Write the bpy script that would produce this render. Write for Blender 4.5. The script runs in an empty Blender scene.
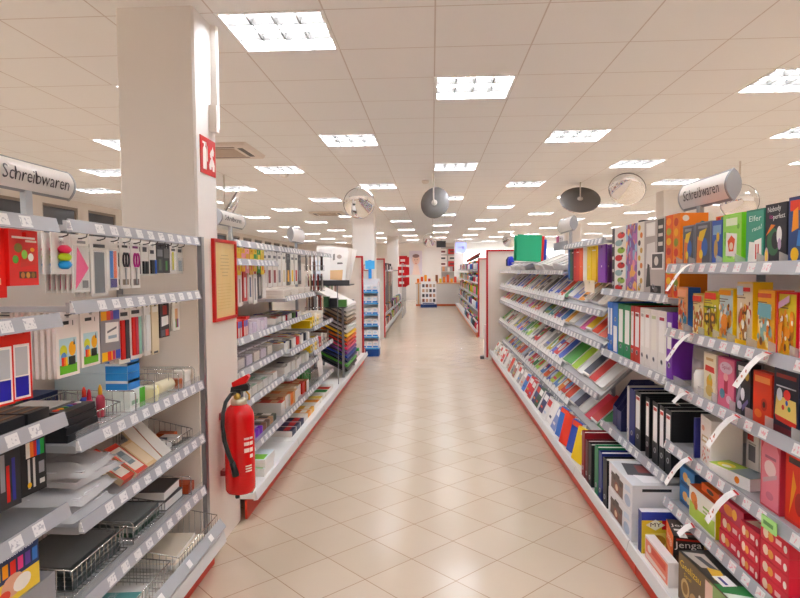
import bpy, math, random, colorsys
from mathutils import Matrix, Vector, Euler
R = math.radians
PI = math.pi
rnd = random.Random(7)
S = bpy.context.scene
COL = S.collection

# ------------------------------------------------------------------ materials
MATS = {}
def lin(h):
    h = h.lstrip('#')
    out = []
    for i in (0, 2, 4):
        c = int(h[i:i+2], 16) / 255
        out.append(c / 12.92 if c <= .04045 else ((c + .055) / 1.055) ** 2.4)
    return (*out, 1)
def new_mat(name):
    m = bpy.data.materials.new(name)
    m.use_nodes = True
    nt = m.node_tree
    b = nt.nodes['Principled BSDF']
    return m, nt, b
def mat(key):
    """'#rrggbb' plain print, with optional ':rough', ':metal', ':gloss'"""
    if key in MATS: return MATS[key]
    c, _, k = key.partition(':')
    m, nt, b = new_mat('print ' + key.replace('#', '').replace(':', ' '))
    rgb = [int(c[i:i+2], 16)/255 for i in (1, 3, 5)]
    hh, ss, vv = colorsys.rgb_to_hsv(*rgb)
    if ss > .3: ss = min(.97, ss*1.16)
    c = '#%02x%02x%02x' % tuple(round(255*q) for q in colorsys.hsv_to_rgb(hh, ss, vv))
    b.inputs['Base Color'].default_value = lin(c)
    b.inputs['Roughness'].default_value = {'': .42, 'rough': .8, 'metal': .35, 'gloss': .15}[k]
    b.inputs['Specular IOR Level'].default_value = {'': .4, 'rough': .2, 'metal': .5, 'gloss': .5}[k]
    if k == 'metal': b.inputs['Metallic'].default_value = .85
    MATS[key] = m
    return m
def N(nt, t, **kw):
    n = nt.nodes.new(t)
    for k, v in kw.items():
        if k in ('operation', 'blend_type', 'data_type', 'feature', 'distance', 'noise_dimensions'): setattr(n, k, v)
        else: n.inputs[k].default_value = v
    return n
def math_n(nt, op, a, b=None):
    n = nt.nodes.new('ShaderNodeMath'); n.operation = op
    for i, v in enumerate((a, b)):
        if v is None: continue
        if isinstance(v, (int, float)): n.inputs[i].default_value = v
        else: nt.links.new(v, n.inputs[i])
    return n.outputs[0]
def mix_col(nt, fac, a, b):
    n = nt.nodes.new('ShaderNodeMix'); n.data_type = 'RGBA'
    for s, v in ((0, fac), (6, a), (7, b)):
        if isinstance(v, (tuple, float, int)): n.inputs[s].default_value = v
        else: nt.links.new(v, n.inputs[s])
    return n.outputs[2]
def glass_like(name, tint, alpha, rough=.2):
    m = bpy.data.materials.new(name); m.use_nodes = True
    nt = m.node_tree; b = nt.nodes['Principled BSDF']
    b.inputs['Base Color'].default_value = lin(tint); b.inputs['Roughness'].default_value = rough
    b.inputs['Alpha'].default_value = alpha
    MATS[name] = m
glass_like('clear_plastic', '#f4f6f8', .13, .08)
glass_like('milky_plastic', '#f0f0f2', .55, .08)
glass_like('frosted_plastic', '#e6e4e2', .38, .25)

def build_special():
    # ceiling tiles
    m, nt, b = new_mat('ceiling tiles'); MATS['ceiling'] = m
    tc = N(nt, 'ShaderNodeNewGeometry'); sp = N(nt, 'ShaderNodeSeparateXYZ'); nt.links.new(tc.outputs['Position'], sp.inputs[0])
    def edge(o, off, period, w):
        f = math_n(nt, 'FRACT', math_n(nt, 'ADD', math_n(nt, 'DIVIDE', math_n(nt, 'SUBTRACT', o, off), period), 200.5))
        return math_n(nt, 'LESS_THAN', math_n(nt, 'ABSOLUTE', math_n(nt, 'SUBTRACT', f, .5)), w / period)
    ln = math_n(nt, 'MAXIMUM', edge(sp.outputs[0], -1.2236, .625, .0045), edge(sp.outputs[1], 3.4785, .625, .0045))
    nz = N(nt, 'ShaderNodeTexNoise', Scale=260.0, Detail=2.0); nt.links.new(tc.outputs['Position'], nz.inputs['Vector'])
    base = mix_col(nt, math_n(nt, 'MULTIPLY', nz.outputs['Fac'], .25), lin('#f3f2f1'), lin('#e9e7e5'))
    nt.links.new(mix_col(nt, ln, base, lin('#d6ccc6')), b.inputs['Base Color'])
    b.inputs['Roughness'].default_value = .95; b.inputs['Specular IOR Level'].default_value = .1
    # floor tiles laid diagonally
    m, nt, b = new_mat('floor tiles'); MATS['floor'] = m
    tc = N(nt, 'ShaderNodeNewGeometry'); sp = N(nt, 'ShaderNodeSeparateXYZ'); nt.links.new(tc.outputs['Position'], sp.inputs[0])
    u = math_n(nt, 'ADD', sp.outputs[0], sp.outputs[1]); v = math_n(nt, 'SUBTRACT', sp.outputs[1], sp.outputs[0])
    def cell(o, off):
        return math_n(nt, 'ADD', math_n(nt, 'DIVIDE', math_n(nt, 'SUBTRACT', o, off), .4702), 400.0)
    cu, cv = cell(u, 3.696), cell(v, 3.9388)
    def grout(c):
        f = math_n(nt, 'FRACT', math_n(nt, 'ADD', c, .5))
        return math_n(nt, 'LESS_THAN', math_n(nt, 'ABSOLUTE', math_n(nt, 'SUBTRACT', f, .5)), .0062)
    g = math_n(nt, 'MAXIMUM', grout(cu), grout(cv))
    cmb = N(nt, 'ShaderNodeCombineXYZ'); nt.links.new(math_n(nt, 'FLOOR', cu), cmb.inputs[0]); nt.links.new(math_n(nt, 'FLOOR', cv), cmb.inputs[1])
    wn = N(nt, 'ShaderNodeTexWhiteNoise'); nt.links.new(cmb.outputs[0], wn.inputs['Vector'])
    nz = N(nt, 'ShaderNodeTexNoise', Scale=5.0, Detail=4.0); nt.links.new(tc.outputs['Position'], nz.inputs['Vector'])
    base = mix_col(nt, wn.outputs['Value'], lin('#c2b09b'), lin('#c8b6a2'))
    base = mix_col(nt, math_n(nt, 'MULTIPLY', nz.outputs['Fac'], .3), base, lin('#bba791'))
    nt.links.new(mix_col(nt, g, base, lin('#94785f')), b.inputs['Base Color'])
    b.inputs['Roughness'].default_value = .195; b.inputs['Specular IOR Level'].default_value = .5
    # price rails: grey strip with paper labels behind clear plastic
    for nm, ink in (('price_rail', '#b4b4ba'), ('price_rail_red', '#e2a4ac')):
        m, nt, b = new_mat(nm.replace('_', ' ')); MATS[nm] = m
        tc = N(nt, 'ShaderNodeNewGeometry'); sp = N(nt, 'ShaderNodeSeparateXYZ'); nt.links.new(tc.outputs['Position'], sp.inputs[0])
        tob = N(nt, 'ShaderNodeTexCoord'); so = N(nt, 'ShaderNodeSeparateXYZ'); nt.links.new(tob.outputs['Object'], so.inputs[0])
        y = math_n(nt, 'MULTIPLY', sp.outputs[1], 9.5)
        fl = N(nt, 'ShaderNodeTexWhiteNoise'); fl.noise_dimensions = '1D'; nt.links.new(math_n(nt, 'FLOOR', y), fl.inputs['W'])
        f = math_n(nt, 'FRACT', y)
        lab = math_n(nt, 'LESS_THAN', math_n(nt, 'ABSOLUTE', math_n(nt, 'SUBTRACT', f, .45)), .26)
        lab = math_n(nt, 'MULTIPLY', lab, math_n(nt, 'GREATER_THAN', fl.outputs['Value'], .18))
        zz = math_n(nt, 'LESS_THAN', math_n(nt, 'ABSOLUTE', so.outputs[2]), .017)
        lab = math_n(nt, 'MULTIPLY', lab, zz)
        vo = N(nt, 'ShaderNodeTexNoise', Scale=95.0, Detail=1.0); nt.links.new(tc.outputs['Position'], vo.inputs['Vector'])
        inkf = math_n(nt, 'MULTIPLY', math_n(nt, 'GREATER_THAN', vo.outputs['Fac'], .585), math_n(nt, 'LESS_THAN', math_n(nt, 'ABSOLUTE', so.outputs[2]), .011))
        lc = mix_col(nt, inkf, lin('#dedcdc'), lin(ink))
        nt.links.new(mix_col(nt, lab, lin('#a6a6ac'), lc), b.inputs['Base Color'])
        b.inputs['Roughness'].default_value = .25
    # lamps
    m = bpy.data.materials.new('fluorescent tube'); m.use_nodes = True; MATS['tube'] = m
    b = m.node_tree.nodes['Principled BSDF']; b.inputs['Base Color'].default_value = (.9, .9, .9, 1)
    b.inputs['Emission Color'].default_value = (.93, .985, 1.06, 1); b.inputs['Emission Strength'].default_value = LAMP
    for nm, col, st in (('poster_light', '#fff2ee', 1.2), ('banner_light', '#f4fbff', 1.5), ('blue_light', '#a8b8ff', 1.2)):
        m = bpy.data.materials.new(nm.replace('_', ' ')); m.use_nodes = True; MATS[nm] = m
        b = m.node_tree.nodes['Principled BSDF']; b.inputs['Base Color'].default_value = lin(col)
        b.inputs['Emission Color'].default_value = lin(col); b.inputs['Emission Strength'].default_value = st
    # mirror
    m, nt, b = new_mat('mirror'); MATS['mirror'] = m
    b.inputs['Base Color'].default_value = (.92, .92, .92, 1); b.inputs['Metallic'].default_value = 1; b.inputs['Roughness'].default_value = .03
    # brushed shelf metal
    for nm, c, r_, me in (('shelf_metal', '#b4b4b6', .38, .45), ('chrome_wire', '#d8d6d2', .22, .9), ('alu', '#9c9ca0', .3, .8), ('dark_metal', '#77777b', .45, .4)):
        m, nt, b = new_mat(nm.replace('_', ' ')); MATS[nm] = m
        b.inputs['Base Color'].default_value = lin(c); b.inputs['Roughness'].default_value = r_; b.inputs['Metallic'].default_value = me
    # warm painted surfaces with slight mottling
    for nm, c1, c2, ro in (('cream_panel', '#e8ddd3', '#e2d6ca', .5), ('wall_paint', '#e9e2dc', '#e3dcd5', .8), ('column_paint', '#e4dfda', '#dfd9d4', .7), ('board', '#efe6dc', '#e6dbd0', .6)):
        m, nt, b = new_mat(nm.replace('_', ' ')); MATS[nm] = m
        tc = N(nt, 'ShaderNodeNewGeometry'); nz = N(nt, 'ShaderNodeTexNoise', Scale=2.2, Detail=3.0); nt.links.new(tc.outputs['Position'], nz.inputs['Vector'])
        nt.links.new(mix_col(nt, nz.outputs['Fac'], lin(c1), lin(c2)), b.inputs['Base Color']); b.inputs['Roughness'].default_value = ro
    # busy printed covers: cells of a few inks, varied from copy to copy
    for nm, cols in BUSY.items():
        m, nt, b = new_mat('printed cover ' + nm.replace('_', ' ')); MATS[nm] = m
        tc = N(nt, 'ShaderNodeTexCoord'); oi = N(nt, 'ShaderNodeObjectInfo')
        ad = nt.nodes.new('ShaderNodeVectorMath'); ad.operation = 'ADD'; nt.links.new(tc.outputs['Object'], ad.inputs[0]); nt.links.new(oi.outputs['Random'], ad.inputs[1])
        vo = N(nt, 'ShaderNodeTexVoronoi', Scale=26.0); nt.links.new(ad.outputs[0], vo.inputs['Vector'])
        sc = N(nt, 'ShaderNodeSeparateColor'); nt.links.new(vo.outputs['Color'], sc.inputs[0])
        cr = nt.nodes.new('ShaderNodeValToRGB'); cr.color_ramp.interpolation = 'CONSTANT'
        el = cr.color_ramp.elements
        el[0].color = lin(cols[0]); el[0].position = 0
        el[1].color = lin(cols[1]); el[1].position = 1 / len(cols)
        for i in range(2, len(cols)):
            e = el.new(i / len(cols)); e.color = lin(cols[i])
        nt.links.new(sc.outputs[0], cr.inputs[0]); nt.links.new(cr.outputs[0], b.inputs['Base Color']); b.inputs['Roughness'].default_value = .3
    # gold certificate
    m, nt, b = new_mat('gold sheet'); MATS['gold_sheet'] = m
    tc = N(nt, 'ShaderNodeNewGeometry'); nz = N(nt, 'ShaderNodeTexNoise', Scale=9.0, Detail=4.0); nt.links.new(tc.outputs['Position'], nz.inputs['Vector'])
    nt.links.new(mix_col(nt, nz.outputs['Fac'], lin('#dcb868'), lin('#e6cd94')), b.inputs['Base Color']); b.inputs['Roughness'].default_value = .35
    # dark windows at night
    m, nt, b = new_mat('night glass'); MATS['night_glass'] = m
    b.inputs['Base Color'].default_value = lin('#4c4e56'); b.inputs['Roughness'].default_value = .12

LAMP = 69.0
BUSY = {
 'busy_yellow': ['#f2c81e', '#e89a1c', '#d8452a', '#f6e27a', '#8fa63a', '#f4d23c'],
 'busy_orange': ['#e2682a', '#f09a3c', '#c83a26', '#f2d06a', '#7d4a2a'],
 'busy_red': ['#c92a32', '#e0555a', '#f0d8c8', '#8e1a22', '#e89a4a'],
 'busy_dark': ['#26262c', '#3c3a44', '#7a6a52', '#2f4a6a', '#8a2a2a', '#1c1c20'],
 'busy_pink': ['#e0508a', '#d83a5a', '#f2a8b8', '#f0d8d8', '#b02a5a'],
 'busy_blue': ['#2a56a8', '#4a86c8', '#e8e8ee', '#1d3270', '#d8a83a'],
 'busy_green': ['#3f9a3a', '#8ac24a', '#e8f0d8', '#1f6a3a', '#f0d23a'],
 'busy_white': ['#efebe6', '#d8d2cc', '#f6f2ee', '#b8a898', '#d86a4a', '#8898a8'],
 'busy_grey': ['#8e8a86', '#b8b4ae', '#6a6664', '#d2cec8', '#4a4848'],
 'busy_gift': ['#b05aa0', '#7a4a9a', '#e88a9a', '#8ab0d0', '#f0b04a', '#9a3a6a'],
 'busy_shop': ['#c83a32', '#e8e4de', '#2a2a30', '#4a7ab0', '#e8c84a', '#6a9a4a', '#8a5a8a', '#f2f0ec'],
 'busy_brown': ['#5a4632', '#7a6242', '#3a2c22', '#b08a4a', '#2a221c'],
}

# ------------------------------------------------------------------ mesh builder
class MB:
    def __init__(self): self.v, self.f, self.k, self.sm = [], [], [], []; self.M = None
    def add(self, vs, fs, k, smooth=False):
        b = len(self.v)
        self.v += [tuple(self.M @ Vector(p)) if self.M is not None else tuple(p) for p in vs]
        for f in fs: self.f.append(tuple(b + i for i in f)); self.k.append(k); self.sm.append(smooth)
    def box(self, x0, x1, y0, y1, z0, z1, k, faces=None):
        vs = [(x0,y0,z0),(x1,y0,z0),(x1,y1,z0),(x0,y1,z0),(x0,y0,z1),(x1,y0,z1),(x1,y1,z1),(x0,y1,z1)]
        fs = {'b':(0,3,2,1),'t':(4,5,6,7),'f':(0,1,5,4),'k':(2,3,7,6),'l':(3,0,4,7),'r':(1,2,6,5)}
        if isinstance(k, dict):
            b = len(self.v); self.v += [tuple(self.M @ Vector(p)) if self.M is not None else p for p in vs]
            for n, f in fs.items(): self.f.append(tuple(b+i for i in f)); self.k.append(k.get(n, k['*'])); self.sm.append(False)
        else: self.add(vs, list(fs.values()), k)
    def quad(self, pts, k): self.add(pts, [tuple(range(len(pts)))], k)
    def prism(self, poly, axis, a, b, k, kend=None):
        """poly: 2-D outline in the plane normal to axis, extruded from a to b"""
        n = len(poly)
        def P(p, t): return {'x': (t, p[0], p[1]), 'y': (p[0], t, p[1]), 'z': (p[0], p[1], t)}[axis]
        vs = [P(p, a) for p in poly] + [P(p, b) for p in poly]
        self.add(vs, [(i, (i+1) % n, n+(i+1) % n, n+i) for i in range(n)], k)
        self.add(vs, [tuple(range(n-1, -1, -1)), tuple(range(n, 2*n))], kend or k)
    def tube(self, pts, r, k, n=6, closed=False):
        pts = [Vector(p) for p in pts]; m = len(pts); vs = []; fs = []
        up = None
        for i, p in enumerate(pts):
            if closed: t = (pts[(i+1) % m] - pts[i-1]).normalized()
            else: t = (pts[min(i+1, m-1)] - pts[max(i-1, 0)]).normalized()
            if up is None: up = Vector((0, 0, 1)) if abs(t.z) < .9 else Vector((1, 0, 0))
            a = t.cross(up)
            if a.length < 1e-4: a = t.cross(Vector((0, 1, 0)))
            a.normalize(); c = a.cross(t).normalized(); up = c
            rr = r[i] if isinstance(r, (list, tuple)) else r
            vs += [tuple(p + a*math.cos(2*PI*j/n)*rr + c*math.sin(2*PI*j/n)*rr) for j in range(n)]
        for i in range(m if closed else m-1):
            i2 = (i+1) % m
            fs += [(i*n+j, i*n+(j+1) % n, i2*n+(j+1) % n, i2*n+j) for j in range(n)]
        if not closed: fs += [tuple(range(n-1, -1, -1)), tuple((m-1)*n+j for j in range(n))]
        self.add(vs, fs, k, n > 4)
    def lathe(self, prof, k, n=16, c=(0, 0, 0), axis='z', ks=None):
        """prof: [(radius, height)] bottom to top"""
        vs, fs = [], []
        def P(r, h, t):
            x, y = r*math.cos(t), r*math.sin(t)
            return {'z': (c[0]+x, c[1]+y, c[2]+h), 'x': (c[0]+h, c[1]+x, c[2]+y), 'y': (c[0]+y, c[1]+h, c[2]+x)}[axis]
        for r_, h in prof: vs += [P(max(r_, 1e-5), h, 2*PI*j/n) for j in range(n)]
        for i in range(len(prof)-1): fs += [(i*n+j, i*n+(j+1) % n, (i+1)*n+(j+1) % n, (i+1)*n+j) for j in range(n)]
        fs += [tuple(range(n-1, -1, -1)), tuple((len(prof)-1)*n+j for j in range(n))]
        self.add(vs, fs, k, True)
    def disc(self, cx, cz, rx, rz, y, k, n=14, a0=0, a1=2*PI):
        """flat ellipse facing -y"""
        self.add([(cx+rx*math.cos(a0+(a1-a0)*j/n), y, cz+rz*math.sin(a0+(a1-a0)*j/n)) for j in range(n)], [tuple(range(n))], k)
    def mesh(self, name):
        me = bpy.data.meshes.new(name); me.from_pydata(self.v, [], self.f)
        idx = {}
        for k in self.k:
            if k not in idx: idx[k] = len(idx); me.materials.append(MATS[k] if k in MATS else mat(k))
        me.polygons.foreach_set('material_index', [idx[k] for k in self.k])
        me.polygons.foreach_set('use_smooth', self.sm); me.update()
        return me
    def build(self, name, parent=None, loc=None):
        """links ONE mesh object; world-space vertices are made relative to parent (an Empty without rotation) or loc"""
        me = self.mesh(name); o = bpy.data.objects.new(name, me); COL.objects.link(o)
        if loc is not None:
            me.transform(Matrix.Translation(-Vector(loc))); o.location = loc
        if parent is not None: o.parent = parent; 
        return o
def tag(o, label=None, cat=None, group=None, kind=None):
    if label: o['label'] = label
    if cat: o['category'] = cat
    if group: o['group'] = group
    if kind: o['kind'] = kind
    return o
def empty(name, loc=(0, 0, 0), rz=0, label=None, cat=None, group=None):
    o = bpy.data.objects.new(name, None); COL.objects.link(o); o.empty_display_size = .05
    o.location = loc; o.rotation_euler = (0, 0, rz)
    return tag(o, label, cat, group)
def dup(root, loc=None, rot=None, label=None, group=None):
    r_ = root.copy(); COL.objects.link(r_)
    if loc is not None: r_.location = loc
    if rot is not None: r_.rotation_euler = rot
    if label: r_['label'] = label
    if group: r_['group'] = group
    for ch in KIDS.get(root.name, []):
        c = ch.copy(); COL.objects.link(c); c.parent = r_; KIDS.setdefault(r_.name, []).append(c)
        for g in KIDS.get(ch.name, []):
            d = g.copy(); COL.objects.link(d); d.parent = c; KIDS.setdefault(c.name, []).append(d)
    return r_
KIDS = {}
def part(mb, name, parent, label=None):
    o = mb.build(name); o.parent = parent; KIDS.setdefault(parent.name, []).append(o)
    if label: o['label'] = label
    return o
def struct(mb, name): return tag(mb.build(name), kind='structure')

TXT = {}
def text_geo(s, h):
    """lettering outline as flat faces, height h, starting at x=0 in the xz plane facing -y"""
    if s not in TXT:
        cu = bpy.data.curves.new('lettering', 'FONT'); cu.body = s; cu.size = 1; cu.resolution_u = 2
        o = bpy.data.objects.new('lettering', cu); COL.objects.link(o)
        bpy.context.view_layer.update()
        me = bpy.data.meshes.new_from_object(o.evaluated_get(bpy.context.evaluated_depsgraph_get()))
        TXT[s] = ([tuple(v.co) for v in me.vertices], [tuple(p.vertices) for p in me.polygons])
        bpy.data.objects.remove(o); bpy.data.curves.remove(cu); bpy.data.meshes.remove(me)
    vs, fs = TXT[s]
    w = max(v[0] for v in vs); hh = .72
    return [(v[0]/hh*h, 0, v[1]/hh*h) for v in vs], fs, w/hh*h
def put_text(mb, s, x, z, h, y, k, width=None, squeeze=1, center=True, rot=0):
    vs, fs, w = text_geo(s, h)
    sx = (width / w) if width else squeeze
    w *= sx
    ox = x - w/2 if center else x
    c, sn = math.cos(rot), math.sin(rot)
    out = []
    for v in vs:
        a, b = v[0]*sx - (w/2 if center else 0), v[2]
        out.append((x + a*c - b*sn, y, z + a*sn + b*c))
    mb.add(out, fs, k)
ORD = ['first', 'second', 'third', 'fourth', 'fifth', 'sixth', 'seventh', 'eighth', 'ninth', 'tenth', 'eleventh', 'twelfth', 'thirteenth', 'fourteenth', 'fifteenth', 'sixteenth', 'seventeenth', 'eighteenth', 'nineteenth', 'twentieth']
def nth(i):
    if i < 20: return ORD[i]
    t = {2: 'twenty', 3: 'thirty', 4: 'forty', 5: 'fifty', 6: 'sixty', 7: 'seventy', 8: 'eighty', 9: 'ninety'}[(i+1)//10]
    return (t[:-1] + 'ieth') if (i+1) % 10 == 0 else t + '-' + ORD[(i+1) % 10 - 1]
CNAME = {'#f2c81e': 'yellow'}
FRONT = {-1: 1.25, 1: 1.2}
def spot(s, y, d, z): return (s*(FRONT[s]+d), y, z)
def face(s, extra=0): return (0, 0, -s*PI/2 + extra)

# ------------------------------------------------------------------ printed fronts: shapes on a w x h face at y = -e
def art(mb, w, h, shapes, e=.0006, x0=None, z0=0):
    x0 = -w/2 if x0 is None else x0
    for i, s in enumerate(shapes):
        y = -e*(1 + .25*i)
        t = s[0]
        if t == 'r': mb.quad([(x0+s[1]*w, y, z0+s[2]*h), (x0+s[3]*w, y, z0+s[2]*h), (x0+s[3]*w, y, z0+s[4]*h), (x0+s[1]*w, y, z0+s[4]*h)], s[5])
        elif t == 'c': mb.disc(x0+s[1]*w, z0+s[2]*h, s[3]*w, s[4]*h, y, s[5])
        elif t == 'p': mb.quad([(x0+a*w, y, z0+b*h) for a, b in s[1]], s[2])
        elif t == 't': put_text(mb, s[4], x0+s[1]*w, z0+s[2]*h, s[3]*h, y, s[5], width=(s[6]*w if len(s) > 6 and s[6] else None), rot=(s[7] if len(s) > 7 else 0))
def carton(w, h, d, k, shapes=(), name='game_box', bevel=True):
    mb = MB()
    mb.box(-w/2, w/2, 0, d, 0, h, k)
    art(mb, w, h, shapes)
    return mb
build_special()
# ------------------------------------------------------------------ camera
H = 3.0567
CAMROWS = [[.99861889, .05189622, -.00819116], [-.00577448, -.04654753, -.99889939], [-.05222038, .9975671, -.04618357]]
cam = bpy.data.cameras.new('camera'); co = bpy.data.objects.new('camera', cam); COL.objects.link(co)
r0, r1, r2 = (Vector(r) for r in CAMROWS)
m3 = Matrix((r0, -r1, -r2)).transposed()
co.matrix_world = Matrix.Translation((0, 0, 1.6)) @ m3.to_4x4()
cam.sensor_fit = 'HORIZONTAL'; cam.sensor_width = 36; cam.lens = 36*615.9/800; cam.clip_start = .05; cam.clip_end = 120
S.camera = co
w = bpy.data.worlds.new('world'); S.world = w; w.use_nodes = True
w.node_tree.nodes['Background'].inputs[0].default_value = (1, .94, .88, 1); w.node_tree.nodes['Background'].inputs[1].default_value = .25
vs = S.view_settings; vs.view_transform = 'Standard'; vs.look = 'None'; vs.exposure = 0; vs.gamma = 1; vs.use_curve_mapping = False
S.cycles.use_denoising = True; S.cycles.max_bounces = 12; S.cycles.diffuse_bounces = 9; S.cycles.transparent_max_bounces = 12

# ------------------------------------------------------------------ the hall
XL, XR, YN, YF = -7.2, 9.0, -3.4, 33.0
mb = MB(); mb.box(XL-.2, XR+.2, YN-.2, YF+.2, -.1, 0, 'floor'); struct(mb, 'floor')
lamps = []
for c in range(-10, 16, 2):
    for k in range(-2, 9):
        r = (5 if c % 4 == 0 else 2) + 6*k
        if c == 0 and r == -1: r = 0
        lamps.append((c, r))
def tile_xy(c, r): return -1.2236 + .625*c, 3.4785 + .625*r
lamps = [(c, r) for c, r in lamps if XL+.7 < tile_xy(c, r)[0] < XR-.7 and YN+.3 < tile_xy(c, r)[1] < YF-.9]
ls = set(lamps)
mb = MB()
for c in range(-10, 17):
    for r in range(-11, 48):
        if (c, r) in ls: continue
        x, y = tile_xy(c, r)
        if x > XR or y > YF: continue
        mb.box(x, x+.625, y, y+.625, H, H+.02, 'ceiling')
struct(mb, 'ceiling')
mb = MB(); mb.box(XL-.2, XR+.2, YN-.2, YF+.2, H+.3, H+.4, '#8a8682:rough'); struct(mb, 'ceiling_slab')
mb = MB(); mb.box(XR, XR+.15, YN, YF, 0, H+.3, 'wall_paint'); struct(mb, 'wall_right')
mb = MB(); mb.box(XL-.15, XR+.15, YF, YF+.15, 0, H+.3, 'wall_paint'); struct(mb, 'wall_far')
mb = MB(); mb.box(XL-.15, XR+.15, YN-.15, YN, 0, H+.3, 'wall_paint'); struct(mb, 'wall_near')
# left wall with a band of high windows
wz0, wz1 = 1.9, 2.92
wins = []
yy = 9.6
while yy < 31: wins.append((yy, yy+1.15)); yy += 1.52
mb = MB(); mb.box(XL-.15, XL, YN, YF, 0, wz0, 'wall_paint'); mb.box(XL-.15, XL, YN, YF, wz1, H+.3, 'wall_paint')
prev = YN
for a, b in wins + [(YF, YF)]:
    mb.box(XL-.15, XL, prev, a, wz0, wz1, 'wall_paint'); prev = b
struct(mb, 'wall_left')
for i, (a, b) in enumerate(wins):
    e = bpy.data.objects.new('window_%d' % (i+1), None); COL.objects.link(e); e.location = (XL, a, wz0); tag(e, kind='structure')
    m1 = MB(); m1.M = Matrix.Translation((-XL, -a, -wz0))
    for q in ((a, a+.05, wz0, wz1), (b-.05, b, wz0, wz1), (a+.05, b-.05, wz0, wz0+.05), (a+.05, b-.05, wz1-.05, wz1)):
        m1.box(XL-.1, XL-.02, q[0], q[1], q[2], q[3], '#8c8078')
    part(m1, 'window_frame', e)
    m1 = MB(); m1.M = Matrix.Translation((-XL, -a, -wz0)); m1.box(XL-.07, XL-.05, a+.05, b-.05, wz0+.05, wz1-.05, 'night_glass'); part(m1, 'window_pane', e)
# columns
for nm, x0, x1, y0, y1 in (('near', -1.735, -1.30, 3.375, 3.70), ('middle', -1.53, -1.1, 11.8, 12.2), ('distant', -1.9, -1.42, 26.0, 26.5), ('aisle', 4.32, 4.75, 11.8, 12.2), ('back', 4.32, 4.75, 20.0, 20.4)):
    mb = MB(); b = .012
    mb.prism([(x0+b, y0), (x1-b, y0), (x1, y0+b), (x1, y1-b), (x1-b, y1), (x0+b, y1), (x0, y1-b), (x0, y0+b)], 'z', 0, H, 'column_paint')
    struct(mb, 'column_' + nm)
# ------------------------------------------------------------------ ceiling lamps
def lamp_proto():
    t = empty('ceiling_lamp')
    w, z = .29, 0
    mb = MB()
    for a in (-1, 1):
        mb.box(min(a*.29, a*.3115), max(a*.29, a*.3115), -.3115, .3115, -.004, .12, '#efeeec')
        mb.box(-.29, .29, min(a*.29, a*.3115), max(a*.29, a*.3115), -.004, .12, '#efeeec')
    part(mb, 'lamp_frame', t)
    mb = MB(); mb.box(-.29, .29, -.29, .29, .105, .115, '#45423f'); part(mb, 'reflector', t)
    for y in (-.235, 0, .235):
        mb = MB(); mb.box(-.285, .285, y-.026, y+.026, .05, .085, 'tube'); part(mb, 'fluorescent_tube', t)
    mb = MB()
    for x in (-.145, 0, .145): mb.prism([(x-.004, .0), (x+.004, .0), (x+.012, .04), (x-.012, .04)], 'y', -.29, .29, '#5e5b58')
    for y in (-.118, .118): mb.prism([(y-.004, .0), (y+.004, .0), (y+.02, .04), (y-.02, .04)], 'x', -.29, .29, '#5e5b58')
    part(mb, 'louver', t)
    return t
lp = None
def colname(c): return {-8: 'fourth', -6: 'third', -4: 'second', -2: 'next'}.get(c, '')
lamps.sort(key=lambda a: (a[0], a[1]))
for (c, r) in lamps:
    x, y = tile_xy(c, r)
    side = 'over the aisle' if -1 <= c <= 3 else ('over the shelves with the board games' if c > 3 else 'over the windows side')
    row = [q for q in lamps if q[0] == c and q[1] >= (0 if -2 <= c <= 4 else 2)]
    i = row.index((c, r)) if (c, r) in row else None
    lines_ = {-10: 'sixth line of lamps towards the windows', -8: 'fifth line of lamps towards the windows', -6: 'fourth line of lamps towards the windows', -4: 'third line of lamps towards the windows',
              -2: 'line of lamps just behind the column', 0: 'line of lamps along the near column', 2: 'line of lamps above the aisle middle', 4: 'line of lamps above the folder shelves', 6: 'line of lamps just beyond the game shelves',
              8: 'second line of lamps beyond the game shelves', 10: 'third line of lamps beyond the game shelves', 12: 'fourth line of lamps beyond the game shelves', 14: 'fifth line of lamps beyond the game shelves'}[c]
    lab = ('square louvred ceiling lamp, %s in the %s' % (nth(i), lines_)) if i is not None else 'square louvred ceiling lamp above the camera, %s' % lines_
    if i is None:
        j = [q for q in lamps if q[0] == c and q not in row].index((c, r)); lab = 'square ceiling lamp behind the viewer, %s, %s' % (lines_, nth(j))
    if lp is None: lp = o = lamp_proto(); tag(o, lab, 'lamp', 'square ceiling lamps'); o.location = (x+.3125, y+.3125, H)
    else: o = dup(lp, (x+.3125, y+.3125, H), None, lab)

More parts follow.
